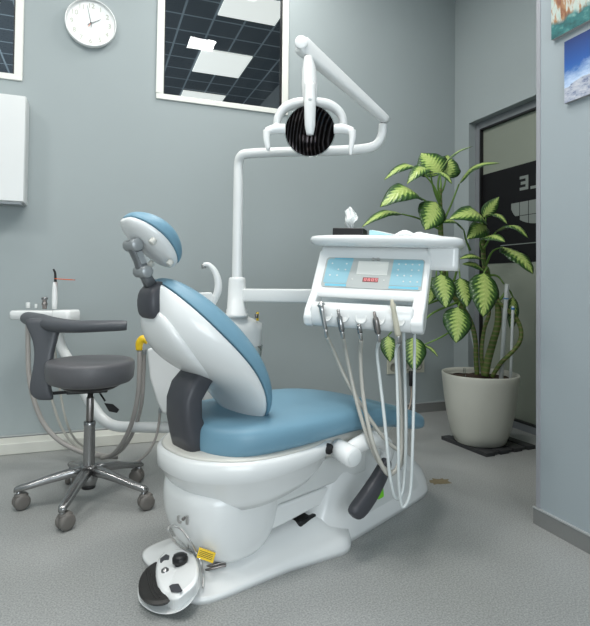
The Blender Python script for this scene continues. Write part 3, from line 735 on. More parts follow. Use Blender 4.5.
obj('spout', T([uloc(x, y, 2.60) for x, y in ((203.5, 264.5), (209, 265), (214.5, 271), (218, 281), (217.5, 292), (213, 303), (209, 312))], [.010, .012, .015, .018, .019, .016, .012], seg=14), 'white_metal', UN)
obj('spout_tip', cyl(uloc(203.5, 264, 2.60), uloc(203.8, 268.5, 2.60), .011, 12), 'steel', UN)
obj('spittoon_housing', LO([[uloc(x, y, d)+Vector((0, 0, 0)) for x, y in ((190, 293), (211.5, 292), (213.5, 296), (212, 330), (190, 340))] for d in (2.58, 2.70)]), 'white_metal', UN, smooth=False, bevel=.008, seg=3)
c = uloc(246, 352, 2.70)
obj('bowl', LA([(.035, -.075), (.055, -.06), (.078, -.02), (.085, .035), (.082, .036), (.074, -.02), (.052, -.055), (.035, -.068)], 36, Matrix.Translation(c), caps=False), 'bowl', UN)
obj('bowl_pipe', T([uloc(x, y, 2.52) for x, y in ((240, 338), (245, 338), (250, 343), (252.5, 352), (252, 360))], .0035, seg=8), 'steel', UN)
# housing that carries the assistant's arm, seen left of the backrest
obj('arm_housing', LO([[uloc(x, y, d) for x, y in ((147, 349), (178, 340), (200, 346), (200, 412), (163, 414), (157, 402), (150, 378))] for d in (2.66, 2.84)]), 'white_metal', UN, smooth=False, bevel=.012, seg=3)

# operating light on its pole
LT = thing('operating_light', 'white dental operating light with round reflector on a tall bent pole', 'operating light', tuple(UM @ Vector((pX, pY, .998))))
LI = Matrix.Translation(-LT.location)
def ll(x, y, d): return at(x, y, d)-LT.location
top = [Vector((0, 0, 0))]+[ll(*p) for p in ((237, 230, 2.62), (237.2, 185, 2.62), (237.6, 165, 2.62), (241, 156.5, 2.62), (250, 153.5, 2.61), (290, 151.8, 2.58), (340, 150.5, 2.54), (366, 148.5, 2.52), (377, 144, 2.51), (382, 135, 2.505), (383, 124, 2.50))]
top[1].x = top[2].x = 0; top[1].y = top[2].y = 0; top[3].x = 0; top[3].y = 0
obj('pole', T(top, [.026, .026, .025]+[.0235]*6+[.022, .021, .020], seg=20, n=6), 'white_metal', LT)
obj('swivel', cyl(ll(383, 126, 2.50), ll(383, 118, 2.50), .011, 16), 'darksteel', LT)
# spring arm: flat sided beam
a, b = ll(385.5, 119.5, 2.49), ll(302, 45.5, 2.24)
d = (b-a).normalized(); side = d.cross(Vector((0, 0, 1))).normalized(); nrm = side.cross(d)
def beam(p, h, w_): return [p+nrm*y+side*x for x, y in sup(20, w_, h, 5)]
obj('spring_arm', LO([beam(a-d*.012, .010, .015), beam(a, .017, .018), beam(a+d*.03, .019, .019), beam(a+(b-a)*.5, .027, .023), beam(b-d*.03, .036, .026), beam(b, .037, .026), beam(b+d*.012, .030, .022)]), 'white_metal', LT)
obj('arm_cap', cyl(b+d*.004-fw*.018, b+d*.004-fw*.030, .027, 24), 'white', LT)
obj('neck_joint', cyl(ll(307, 54, 2.24), ll(308, 62, 2.24), .012, 16), 'darksteel', LT)
obj('neck', T([ll(308, 57, 2.235), ll(309, 70, 2.23), ll(309.5, 85, 2.22), ll(310, 104, 2.21)], [.018, .030, .033, .030], seg=20), 'white_metal', LT)
hc = ll(310, 131, 2.20)
vn = (hc+LT.location-CAM).normalized()*-1; vn = (vn+Vector((0, 0, -.10))).normalized()       # the dish faces the room
dm = Matrix.Translation(hc) @ frame_to(vn)
obj('reflector', LA([(0, -.035), (.04, -.031), (.075, -.018), (.100, .004), (.1025, .004), (.1025, -.003), (.078, -.026), (.04, -.040), (0, -.044)], 56, dm, caps=False), 'reflector', LT)
obj('reflector_rim', LA([(.1005, .003), (.104, .006), (.106, .002), (.105, -.006), (.1015, -.006)], 56, dm, caps=False), 'bowl', LT)
lamp_c = hc+vn*.030
obj('light_stem', T([ll(310, 84, 2.17)+vn*.02, ll(310, 105, 2.16)+vn*.02, ll(310, 125, 2.15)+vn*.01, ll(310, 134.5, 2.15)+vn*.01], [.022, .024, .0215, .014], seg=20), 'white', LT)
obj('stem_cap', cyl(ll(310, 99, 2.155)+vn*.034, ll(310, 99, 2.155)+vn*.041, .007, 16), 'grey_white', LT)
obj('yoke', T([ll(x, y, 2.225) for x, y in ((276.5, 127), (278.5, 117), (284, 109), (294, 104), (310, 102.5), (326, 104), (336, 109), (342, 117), (344, 128))], [.015, .018, .020, .022, .022, .022, .020, .018, .015], seg=18), 'white_metal', LT)
for sx, x0, x1 in ((-1, 285, 266), (1, 334, 353)):
    obj('hinge', T([ll(x0, 129, 2.20), ll((x0+x1)/2, 129, 2.195), ll(x1, 131.5, 2.19)], [.021, .021, .016], seg=16), 'white', LT)
    hd = obj('handle', T([ll(x1+sx*-1, 131, 2.18), ll(x1+sx*-.5, 138, 2.175), ll(x1-sx*2, 148, 2.17), ll(x1-sx*2.5, 155 if sx > 0 else 149, 2.17)], [.017, .014, .010, .006], seg=14), 'white', LT)

# delivery arm and instrument console
A0, A1 = at(316, 237.5, 2.28), at(462, 239, 2.06)
tx = (A1-A0).normalized(); ty = Vector((0, 0, 1)).cross(tx).normalized(); tz = tx.cross(ty)
TM = basis((A0+A1)/2, tx, ty, tz)
TR = thing('instrument_console', 'white dentist instrument console with a blue keypad, carried on a long white arm', 'instrument console')
TR.matrix_world = TM
TI = TM.inverted()
def tl(x, y, d): return TI @ at(x, y, d)
slab = [(-.305, -.115), (.305, -.13)]
def slabring(z, ins): 
    out = []
    for p in egg(0, -.308+ins, .312-ins, lambda u: .175-ins, 0.02, 52, 3.6): out.append(Vector((p.x, p.y, z)))
    return out
obj('tray_top', LO([slabring(-.040, .040), slabring(-.036, .018), slabring(-.026, .003), slabring(-.014, 0), slabring(-.004, .004), slabring(0, .014), slabring(-.003, .022), slabring(-.006, .03)]), 'white', TR)
# console body with the sloping key panel
def yz(poly, x0, x1):
    bm = bmesh.new(); a = [bm.verts.new((x0, y, z)) for y, z in poly]; b = [bm.verts.new((x1, y, z)) for y, z in poly]
    bm.faces.new(a[::-1]); bm.faces.new(b)
    for k in range(len(a)): bm.faces.new((a[k], a[(k+1) % len(a)], b[(k+1) % len(a)], b[k]))
    return bm
XA, XB = -.258, .178
obj('console_body', yz([(-.035, -.038), (-.048, -.060), (-.150, -.232), (-.148, -.247), (-.125, -.252), (-.04, -.20), (.10, -.12), (.12, -.038)], XA, XB), 'white', TR, smooth=False, bevel=.008, seg=3)
for x0, x1 in ((XA-.006, XA+.028), (XB-.032, XB+.016)):
    obj('side_cheek', yz([(-.03, -.05), (-.0475, -.0605), (-.150, -.2325), (-.205, -.288), (-.222, -.325), (-.212, -.355), (-.180, -.366), (-.145, -.352), (-.125, -.32), (-.075, -.22), (.03, -.10), (.03, -.05)], x0, x1), 'white', TR, smooth=False, bevel=.009, seg=3)
obj('holder_rail', LO([[Vector((x, -.178+a*k, -.313+b*k)) for a, b in sup(28, .040, .048, 2.6)] for x, k in ((XA+.020, .8), (XA+.03, 1), (XB-.03, 1), (XB-.02, .8))]), 'white', TR)
# sloping face frame
f0, f1 = Vector((0, -.0485, -.062)), Vector((0, -.1505, -.2315)); fd = (f1-f0).normalized(); fn = Vector((1, 0, 0)).cross(fd).normalized()
if fn.y > 0: fn = -fn
def face(u0, u1, v0, v1, h0=.0, h1=.0015):                              # u along the console, v down the slope, in metres
    bm = bmesh.new(); vs = []
    for h in (h0, h1):
        for u, v in ((u0, v0), (u1, v0), (u1, v1), (u0, v1)):
            vs.append(bm.verts.new(f0+Vector((u, 0, 0))+fd*v+fn*h))
    for f in ((3, 2, 1, 0), (4, 5, 6, 7), (0, 1, 5, 4), (1, 2, 6, 5), (2, 3, 7, 6), (3, 0, 4, 7)): bm.faces.new([vs[i] for i in f])
    return bm
def fmat(u, v, h): return basis(f0+Vector((u, 0, 0))+fd*v+fn*h, (1, 0, 0), -fd, fn)
kp = obj('key_panel', PR(rrect(-.224, -.070, .172, .070, .012), 0, .0016, fmat(0, .100, 0.001)), 'panelgrey', TR, flat=True)
obj('blue_field', PR([(-.208, .064), (-.110, .064), (-.122, -.052), (-.215, -.052), (-.217, -.045), (-.217, .055)], .0016, .0024, fmat(0, .100, .001)), 'panelblue', kp, flat=True)
obj('blue_field', PR([(.052, .066), (.163, .066), (.169, .058), (.169, -.052), (.048, -.052)], .0016, .0024, fmat(0, .100, .001)), 'panelblue', kp, flat=True)
obj('cyan_strip', face(-.208, -.120, .155, .166, .003, .0036), 'panelcyan', kp, flat=True)
obj('cyan_strip', face(.048, .160, .155, .166, .003, .0036), 'panelcyan', kp, flat=True)
obj('cyan_strip', face(-.190, -.112, .033, .037, .003, .0036), 'panelcyan', kp, flat=True)
obj('note_field', face(-.088, .034, .045, .108, .0026, .0034), 'panelwhite', kp, flat=True)
dp = obj('red_display', face(-.058, .004, .121, .141, .0026, .0038), 'redlcd', kp, flat=True)
for i in range(4):
    for seg in range(7):
        u = -.052+.0145*i
        rects = [(0, .009, 0, .0015), (0, .0015, 0, .006), (.0075, .009, 0, .006), (0, .009, .006, .0075), (0, .0015, .006, .0125), (.0075, .009, .006, .0125), (0, .009, .011, .0125)]
        if i == 3 and seg in (4,): continue
        r_ = rects[seg]
        obj('display_segment', face(u+r_[0], u+r_[1], .1245+r_[2], .1245+r_[3], .0038, .0042), 'redseg', dp, flat=True)
for (u, v) in [(.075+.026*i, .055+.026*j) for i in range(4) for j in range(4) if (i+j*3) % 5 != 4]+[(-.195+.03*i, .06+.028*j) for i in range(3) for j in range(3) if (i+j) % 3 != 1]+[(-.100, .131), (.026, .131)]:
    obj('key', PR([(.0034*math.cos(k*PI/4), .0034*math.sin(k*PI/4)) for k in range(8)], .0026, .0034, fmat(u, v, .001)), 'panelwhite', kp, flat=True)
for u in (-.030, -.010):
    obj('panel_clip', cyl(f0+Vector((u, 0, 0))+fd*.036+fn*.001, f0+Vector((u, 0, 0))+fd*.036+fn*.010, .006, 14), 'steel', TR)
# cups in the rail where the instruments hang
INS = [-.168, -.103, -.033, .035, .108]
for u in INS:
    obj('holder_cup', LA([(.0, .0035), (.014, .004), (.019, .007), (.022, .007), (.024, .003), (.019, -.008), (0, -.008)], 24, basis((u, -.214, -.318), (1, 0, 0), (0, 0.30, .95), (0, -.95, .30)), caps=False), 'grey_white', TR)
obj('arm_joint', LO([[Vector((x, y, z)) for x, y in rrect(.175, -.055, .292, .06, .02)] for z in (-.125, -.105, -.045, -.038)]), 'white', TR)
# arm back to the unit
aw = [at(236, 295, 2.62), at(310, 296, 2.50), at(370, 297, 2.40), at(412, 297.5, 2.33)]
al = [TI @ p for p in aw]
dd = (aw[-1]-aw[0]).normalized(); an = Vector((0, 0, 1)).cross(dd).normalized()
def armring(p, h, w_): return [TI @ (p+an*x+Vector((0, 0, y))) for x, y in sup(20, w_, h, 6)]
obj('swing_arm', LO([armring(aw[0]+dd*.046, .028, .020), armring(aw[0]+dd*.05, .032, .022), armring(aw[1], .033, .022), armring(aw[3], .033, .022), armring(aw[3]+dd*.02, .026, .02)]), 'white_metal', TR)
obj('arm_post', cyl(TI @ (aw[3]-Vector((0, 0, .035))), TI @ (aw[3]+Vector((0, 0, .17))), .028, 24), 'white_metal', TR)

# instruments hanging in the rail, each with its hose
def instrument(name, label, u, px0, prof, m, hose_pts, hose_m, hr, tip=None, cat='dental instrument'):
    p = TM @ Vector((u, -.222, -.372)); q = TM @ Vector((u-.022, -.238, -.255))
    t = thing(name, label, cat, tuple(p), 0, 'instruments hanging in the console rail')
    ax = (q-p).normalized()
    obj('handpiece', LA(prof, 20, frame_to(ax)), m, t)
    if tip: obj('head', LA(tip[0], 16, Matrix.Translation(ax*tip[2]) @ frame_to(tip[3] if len(tip) > 3 else ax)), tip[1], t)
    obj('connector', LA([(0, -.028), (.0065, -.028), (.0075, -.004), (.009, .004), (0, .006)], 16, frame_to(ax)), 'steel', t)
    hp = [Vector((0, 0, 0))-ax*.024]+[at(h[0], h[1], h[2]-.08*min(1, max(0, (h[1]-375)/60)))-p for h in hose_pts]
    obj('hose', T(hp, hr, seg=10, n=8), hose_m, t)
    return t
g = [(0, 0), (.008, 0), (.011, .01), (.011, .035), (.008, .045), (.009, .075), (.0, .078)]
dR = 1.98
instrument('turbine_handpiece', 'steel handpiece with rounded head, leftmost in the console rail', INS[0], 0, [(0, 0), (.007, 0), (.0085, .02), (.008, .05), (.011, .075), (.010, .10), (0, .104)], 'steel',
    [(334, 352, 2.06), (344, 375, 2.06), (361, 405, 2.05), (380, 433, 2.04), (395, 448, 2.03), (403, 448, 2.05), (405.5, 430, 2.09), (403, 380, 2.11), (400, 345, 2.12), (399, 322, 2.12)], 'hose', .0075,
    ([(0, -.012), (.010, -.012), (.012, 0), (.010, .014), (0, .014)], 'steel', .098, (0.5, -.2, .6)))
instrument('motor_handpiece', 'steel motor handpiece with thin collar, second from the left in the console rail', INS[1], 0, [(0, 0), (.009, 0), (.0115, .01), (.0115, .055), (.006, .062), (.0055, .085), (0, .087)], 'chrome',
    [(346, 352, 2.04), (352.5, 384, 2.04), (359, 410, 2.03), (368, 438, 2.02), (379, 462, 2.01), (391, 472, 2.01), (401, 464, 2.03), (405, 440, 2.07), (404.5, 390, 2.10), (402, 345, 2.11), (401, 322, 2.11)], 'hose', .0078)
instrument('short_handpiece', 'short metal coupling in the middle of the console rail', INS[2], 0, [(0, 0), (.009, 0), (.010, .02), (.008, .03), (.005, .034), (0, .034)], 'chrome',
    [(360.5, 355, 2.02), (362, 384, 2.02), (365, 408, 2.01), (370, 432, 2.00), (377, 455, 1.99), (388, 474, 1.99), (398, 466, 2.01), (402, 440, 2.05), (400, 390, 2.08), (397, 345, 2.10), (396, 322, 2.10)], 'hose', .0078)
instrument('scaler_handpiece', 'dark ribbed metal handpiece, second from the right in the console rail', INS[3], 0, [(0, 0), (.008, 0), (.012, .012), (.0125, .05), (.010, .062), (.006, .066), (.005, .085), (0, .087)], 'darksteel',
    [(377, 352, 2.00), (380, 380, 2.00), (383.5, 410, 1.99), (387, 445, 1.98), (390, 476, 1.97), (395, 497, 1.97), (401, 496, 1.98), (404.5, 476, 2.00), (406, 430, 2.03), (405, 380, 2.06), (404, 345, 2.07), (403.5, 322, 2.08)], 'hoselight', .0062)
instrument('air_syringe', 'cream plastic air and water syringe, rightmost in the console rail', INS[4], 0, [(0, 0), (.009, 0), (.0115, .01), (.010, .06), (.009, .10), (.011, .115), (.007, .122), (.005, .135), (0, .136)], 'syringe',
    [(396, 352, 1.96), (397, 380, 1.96), (398, 415, 1.95), (398.5, 455, 1.94), (399, 485, 1.94), (402, 506, 1.94), (407.5, 502, 1.94), (411, 485, 1.95), (412.7, 440, 1.97), (414, 390, 1.99), (414.5, 350, 2.00), (414.5, 334, 2.01)], 'hoselight', .0055)

# on the console top
def ontray(name, label, cat, x, y, rz=0, dz=.0005):
    t = thing(name, label, cat); t.matrix_world = TM @ Matrix.Translation((x, y, dz)) @ Matrix.Rotation(rz, 4, 'Z'); return t
t = ontray('tissue_pack', 'black tissue box with a white tissue pulled up, left on the console top', 'tissue box', -.150, .04, .08)
obj('box', B((-.075, -.055, 0), (.055, .055, .040)), 'black', t, smooth=False, bevel=.004)
def crumple(bm, w_, h, seed, n=10):
    random.seed(seed); g_ = []
    for j in range(n):
        row = []
        for i in range(n):
            u, v = i/(n-1)-.5, j/(n-1)
            wd = w_*(.55+.45*v)*(1-.25*math.sin(v*5+seed))
            row.append(bm.verts.new((u*wd+.006*math.sin(v*9+seed), .012*math.sin(u*16+v*3+seed)+.008*math.cos(v*7), v*h*(1-.25*abs(u)*2*random.uniform(.6, 1.1)))))
        g_.append(row)
    for a, b in zip(g_, g_[1:]):
        for k in range(n-1): bm.faces.new((a[k], a[k+1], b[k+1], b[k]))
bm = bmesh.new(); crumple(bm, .05, .085, 2)
o = obj('tissue', bm, 'paper', t); o.location = (-.010, 0, .036); o.scale = (1.05, 1, 1.2)
sm = o.modifiers.new('solid', 'SOLIDIFY'); sm.thickness = .0012
bm = bmesh.new(); crumple(bm, .042, .075, 5)
o = obj('tissue', bm, 'paper', t); o.location = (-.016, .012, .036); o.rotation_euler.z = .6
o.modifiers.new('solid', 'SOLIDIFY').thickness = .0012
t = ontray('sterile_pouch', 'pale blue and white packet lying beside the black tissue box', 'packet', .0, .0, -.35)
bm = bmesh.new(); szprism(bm, [(-.05, .0), (-.05, .030), (-.03, .028), (.06, .006), (.06, 0)], -.045, .045)
obj('pouch', bm, 'bluepaper', t, smooth=False, bevel=.002)
bm = bmesh.new(); szprism(bm, [(-.046, .0305), (-.046, .032), (.058, .010), (.058, .008)], -.03, .05); obj('pouch_film', bm, 'paper', t, smooth=False)
def papers(name, label, x, y, L, W, H, rz, seed):
    t = ontray(name, label, 'paper', x, y, rz); random.seed(seed); bm = bmesh.new(); n = 12; g0, g1 = [], []
    for j in range(n):
        r0, r1 = [], []
        for i in range(n):
            u, v = i/(n-1)-.5, j/(n-1)-.5
            h = H*(1-abs(2*u)**3)*(.55+.45*math.sin(u*7+seed)*math.cos(v*6+seed))+.002
            r0.append(bm.verts.new((u*L, v*W, h+.001))); r1.append(bm.verts.new((u*L, v*W, 0)))
        g0.append(r0); g1.append(r1)
    for G, rev in ((g0, 0), (g1, 1)):
        for a, b in zip(G, G[1:]):
            for k in range(n-1):
                f = (a[k], a[k+1], b[k+1], b[k]); bm.faces.new(f[::-1] if rev else f)
    for k in range(n-1):
        for s_ in (0, n-1):
            bm.faces.new((g0[s_][k], g1[s_][k], g1[s_][k+1], g0[s_][k+1])); bm.faces.new((g0[k][s_], g0[k+1][s_], g1[k+1][s_], g1[k][s_]))
    obj('sheet', bm, 'paper', t)
papers('crumpled_napkin', 'crumpled white napkin in the middle of the console top', .11, -.01, .15, .11, .026, .1, 3)
papers('folded_napkin', 'flat folded white napkin at the right of the console top', .165, -.04, .12, .10, .012, .15, 8)

# ------------------------------------------------------------------ assistant tray on the left
AT = thing('assistant_tray', 'small white assistant tray on a bent white arm, behind the grey stool', 'tray', tuple(at(45, 315, 2.95)))
AL_ = lambda x, y, d: at(x, y, d)-AT.location
a_, b_ = AL_(15, 314.5, 2.98), AL_(75, 315, 2.90); ax_ = (b_-a_).normalized(); ay_ = Vector((0, 0, 1)).cross(ax_)
am = basis((a_+b_)/2, ax_, ay_, ax_.cross(ay_))
hwid = (b_-a_).length/2
obj('holder', LO([[am @ Vector((x, y, z)) for x, y in rrect(-hwid+i_, -.06+i_, hwid-i_, .06-i_, .03)] for z, i_ in ((-.026, .008), (-.020, 0), (.016, 0), (.024, .006))]), 'white', AT)
obj('end_cap', LO([[am @ Vector((x, y, z)) for x, y in rrect(hwid*.45, -.066+i_, hwid+.006-i_, .05, .02)] for z, i_ in ((-.055, .012), (-.04, 0), (.018, 0), (.028, .008))]), 'white', AT)
obj('arm', T([AL_(*p) for p in ((57, 322, 2.93), (58.5, 334, 2.93), (62, 348, 2.93), (70, 362, 2.92), (82, 388, 2.90), (94, 408, 2.88), (104, 420, 2.86), (116, 426, 2.84), (135, 427, 2.80), (165, 427.5, 2.73), (190, 428, 2.68), (212, 430, 2.63))], [.025]*5+[.028]*7, seg=18), 'white_metal', AT)
for n_, x in enumerate((28, 36)):
    obj('nozzle', cyl(AL_(x, 308, 2.95), AL_(x, 302.5 if n_ == 0 else 304, 2.95), .011 if n_ == 0 else .007, 14), 'grey_white', AT)
t = thing('suction_tip_holder', 'short chrome suction handle standing in the assistant tray', 'suction handle', tuple(at(44.5, 309, 2.95)))
obj('grip', LA([(0, 0), (.012, 0), (.012, .02), (.015, .022), (.015, .035), (.011, .037), (.011, .05), (.016, .052), (.016, .064), (0, .065)], 20), 'darksteel', t)
obj('collar_ring', LA([(.0165, .052), (.0172, .053), (.0172, .062), (.0165, .063)], 20, caps=False), 'chrome', t)
t = thing('curing_light', 'white pen-shaped curing light with an orange shield, standing in the assistant tray', 'curing light', tuple(at(54.5, 309, 2.95)))
obj('body', LA([(0, 0), (.013, 0), (.015, .03), (.016, .08), (.014, .12), (.011, .150), (0, .151)], 20), 'white', t)
obj('light_guide', T([(0, 0, .135), (.001, 0, .165), (-.001, 0, .20), (-.010, 0, .222)], [.008, .007, .006, .005], seg=12), 'black', t)
obj('shield', LA([(0, .150), (.055, .152), (.055, .156), (0, .154)], 28, Matrix.Translation((.040, 0, .012)) @ Matrix.Rotation(.06, 4, 'Y')), 'orange', t)
def hose(name, label, pts, r, m='tube', extra=None):
    p0 = at(*pts[0]); t = thing(name, label, 'hose', tuple(p0), 0)
    obj('tube', T([at(*p)-p0 for p in pts], r, seg=12), m, t)
    obj('ferrule', cyl((0, 0, -.012), (0, 0, .014), r*1.25, 14), 'silver', t); return t
hose('suction_hose', 'thick grey suction hose hanging from the left end of the assistant tray', [(28, 322, 2.95), (28, 345, 2.95), (29, 375, 2.94), (34, 400, 2.93), (44, 424, 2.94), (60, 441, 2.94), (84, 453, 2.94), (104, 456, 2.94), (118, 457, 2.95)], .013)
hose('air_hose', 'thin pale hose hanging under the middle of the assistant tray', [(44, 322, 2.95), (46, 350, 2.95), (49, 385, 2.94), (55, 410, 2.93), (64, 432, 2.94), (80, 449, 2.96), (100, 455, 3.0), (116, 457, 3.0)], .007, 'hose')
hose('air_hose', 'thin pale hose hanging under the curing light', [(52, 322, 2.95), (55, 350, 2.95), (60, 390, 2.94), (66, 420, 2.93), (76, 440, 2.98), (95, 452, 3.05), (114, 456, 3.04)], .006, 'hose')
# yellow elbow and the hose loops next to the backrest
t = thing('suction_elbow', 'yellow plastic elbow with grey suction hose at the side of the backrest', 'suction hose', tuple(at(141, 346, 2.72)))
q_ = lambda x, y, d: at(x, y, d)-t.location
obj('elbow', T([q_(139, 350, 2.72), q_(139.6, 343, 2.72), q_(143, 339, 2.72), q_(148, 341, 2.72)], [.017, .020, .021, .018], seg=14), 'yellow', t)
obj('tube', T([q_(x, y, d) for x, y, d in ((139.5, 350, 2.72), (139.5, 370, 2.72), (138, 395, 2.72), (132, 422, 2.74), (123, 442, 2.78), (113, 454, 2.84), (102, 458, 2.90))], .012, seg=12), 'tube', t)
hose('saliva_hose', 'grey hose looping down beside the yellow elbow', [(144, 352, 2.76), (143.5, 375, 2.76), (142, 400, 2.76), (137, 422, 2.80), (129, 440, 2.84), (119, 452, 2.90), (106, 457, 2.95)], .010)
hose('drain_hose', 'thin hose curling from the arm housing to the floor behind the chair', [(160, 411, 2.72), (159, 422, 2.71), (156, 437, 2.70), (149, 451, 2.69), (140, 460, 2.70), (133, 463, 2.72)], .0065)

# ------------------------------------------------------------------ stool
ST = thing('dental_stool', 'grey swivel stool with a curved armrest on a five star aluminium base', 'stool', (-0.018, 2.615, 0))
obj('seat', LA([(0, .535), (.145, .535), (.176, .546), (.189, .562), (.193, .598), (.1925, .626), (.189, .637), (.180, .643), (.12, .646), (0, .647)], 56), 'stoolgrey', ST)
obj('seat_pan', LA([(0, .515), (.11, .515), (.135, .530), (.135, .537), (0, .537)], 36), 'black', ST)
obj('mechanism', B((-.10, -.035, .495), (.075, .035, .516)), 'black', ST, smooth=False, bevel=.006)
obj('gas_piston', LA([(0, .375), (.012, .375), (.012, .497), (0, .497)], 20), 'darksteel', ST)
obj('piston_sleeve', LA([(0, .360), (.0155, .360), (.0165, .372), (.0165, .470), (.014, .475), (0, .475)], 20), 'darksteel', ST)
obj('column', LA([(0, .10), (.028, .10), (.027, .115), (.024, .34), (.026, .345), (.026, .362), (.019, .366), (0, .366)], 28), 'chrome', ST)
obj('hub', LA([(0, .075), (.032, .075), (.04, .10), (.042, .150), (.030, .168), (0, .168)], 28), 'chrome', ST)
obj('hub_cup', LA([(0, .062), (.030, .062), (.032, .08), (0, .08)], 28), 'black', ST)
CA = [-111, -177, -36, 41, 113]
for i in range(5):
    an_ = math.radians(-109+72*i); dx, dy = math.cos(an_), math.sin(an_)
    def lr(r, z, w_, h): return [Vector((dx*r-dy*a, dy*r+dx*a, z+b)) for a, b in sup(16, w_, h, 3)]
    lg_ = obj('leg', LO([lr(.02, .142, .026, .022), lr(.08, .136, .023, .020), (lr(.16, .120, .020, .017)), lr(.24, .100, .018, .014), lr(.292, .090, .017, .013), lr(.304, .086, .012, .009)]), 'chrome', ST)
    cx_, cy2 = dx*.286, dy*.286
    th = an_+[.9, -.7, .5, 1.3, 2.0][i]
    cs = obj('caster', LA([(0, .058), (.009, .058), (.011, .064), (.011, .086), (0, .088)], 14, Matrix.Translation((cx_, cy2, 0))), 'chrome', ST)
    wx, wy = math.cos(th), math.sin(th)
    off = Vector((cx_-wy*.012, cy2+wx*.012, .0))
    axd = Vector((wx, wy, 0))
    for sd in (-1, 1):
        c1 = off+axd*(sd*.004)+Vector((0, 0, .0335)); c2 = off+axd*(sd*.024)+Vector((0, 0, .0335))
        obj('wheel', LA([(0, 0), (.0335, 0), (.0335, .016), (.029, .022), (.019, .024), (0, .0235)], 28, Matrix.Translation(c1) @ frame_to(c2-c1)), 'caster', cs)
    obj('fork', LO([[off+axd*a+Vector((-wy*b, wx*b, 0))*1.0+Vector((0, 0, z)) for a, b in sup(14, ra, rb, 3)] for z, ra, rb in ((.048, .006, .026), (.062, .024, .028), (.070, .018, .018), (.072, .010, .010))]), 'caster', cs)
# armrest: bar curling round the seat, on a broad post
SB = ST.location
bar = [(28, 318, 2.66), (40, 321.5, 2.56), (56, 325, 2.47), (76, 326.5, 2.40), (100, 326, 2.37), (118, 325.5, 2.37), (127, 325.5, 2.38)]
bp_ = [at(*p)-SB for p in bar]
obj('armrest_bar', T([bp_[0]+(bp_[0]-bp_[1])*.10]+bp_, [.016, .038, .046, .042, .035, .032, .030, .026], seg=20, flat=.82), 'stoolplastic', ST)
post = [((43, 318, 2.50), .092, .028), ((44, 328, 2.495), .078, .026), ((45.5, 340, 2.485), .055, .024), ((44.5, 354, 2.475), .042, .023), ((43, 368, 2.465), .042, .024), ((40, 384, 2.46), .046, .025), ((41, 394, 2.46), .052, .023), ((46, 400, 2.46), .040, .012)]
rg = []
for (p, w_, th_) in post:
    c = at(*p)-SB
    rg.append([c+RT*a+Vector((fw.x, fw.y, 0)).normalized()*b for a, b in sup(22, w_, th_, 3)])
rg[-1] = [Vector((v.x, v.y, v.z))+Vector((0, 0, 0)) for v in rg[-1]]
obj('armrest_post', LO(rg), 'stoolplastic', ST, sub=1)
obj('armrest_bracket', T([at(44, 394, 2.54)-SB, at(56, 393, 2.56)-SB, at(72, 391.5, 2.58)-SB], .016, seg=12, flat=.5), 'black', ST)
obj('height_lever', T([Vector((.04, -.02, .505)), at(100, 393, 2.50)-SB, at(105, 401, 2.48)-SB], .0045, seg=8), 'black', ST)
obj('lever_paddle', LO([[at(*p)-SB for p in ((104, 403, d_), (113, 404, d_), (119.5, 409.5, d_), (117, 413, d_), (109, 411.5, d_))] for d_ in (2.465, 2.485)]), 'black', ST, smooth=False, bevel=.003)

# ------------------------------------------------------------------ foot control
FC = thing('foot_control', 'white foot control with a black pedal, in front of the chair base', 'foot pedal', (0.235, 1.79, 0), math.radians(-22+38))
FM = Matrix.Translation((0.235, 1.79, 0)) @ Matrix.Rotation(math.radians(16), 4, 'Z'); FI = FM.inverted()
def fl(x, y, z):                                                          # point of the control seen at a photo pixel, at height z
    d_ = at(x, y, 1)-CAM; return FI @ (CAM+d_*((z-1)/d_.z))
def closed(pts, n=4):
    P = [Vector((x, y, 0)) for x, y in pts]; out = []; N = len(P)
    for i in range(N):
        a, b, c, d = P[i-1], P[i], P[(i+1) % N], P[(i+2) % N]
        for k in range(n):
            t = k/n; q = 0.5*((2*b)+(c-a)*t+(2*a-5*b+4*c-d)*t*t+(3*b-a-3*c+d)*t**3); out.append((q.x, q.y))
    return out
def lift(x): return max(0.0, (x-166)/34*.045)                            # it leans on the edge of the chair's floor plate
def hull(pts, z): return [fl(x, y, z+lift(x)) for x, y in pts]
base_px = closed([(137.5, 592), (140, 603), (150, 611), (162, 614.5), (175, 613.5), (188, 606), (197, 594), (200.5, 582), (198, 571), (190, 560), (172, 566), (150, 576), (140, 583)])
obj('housing_base', LO([hull(base_px, .004), hull([(x, y-.5) for x, y in base_px], .016)]), 'white', FC, smooth=False, bevel=.003)
top_px = closed([(157, 562), (164, 553), (176, 549.5), (189, 551), (196.5, 558.5), (199, 571), (196, 583), (186, 593), (175, 600), (165, 596), (158, 587), (155.5, 574)])
cen = Vector((0, 0, 0))
r0 = hull([(x+.5, y+11) for x, y in top_px], .012); r1 = hull(top_px, .055)
c0 = sum(r1, Vector())/len(r1)
r2 = [c0+(p-c0)*.90+Vector((0, 0, .008)) for p in r1]
obj('housing', LO([r0, [p*0.35+q*.65 for p, q in zip(r0, r1)], r1, r2]), 'white', FC, smooth=False, bevel=.004, seg=3)
ped = closed([(157, 562), (149, 566), (142, 574), (138.5, 584), (139.5, 594), (145, 601), (154, 604.5), (165, 603.5), (173, 598), (165, 595), (158, 586), (155, 573)])
p1 = hull([(x, y+1.5) for x, y in ped], .030); p2 = hull(ped, .048); cc = sum(p2, Vector())/len(p2); p3 = [cc+(p-cc)*.9+Vector((0, 0, .005)) for p in p2]
pe = obj('pedal', LO([p1, p2, p3]), 'rubber', FC, smooth=False, bevel=.004, seg=3)
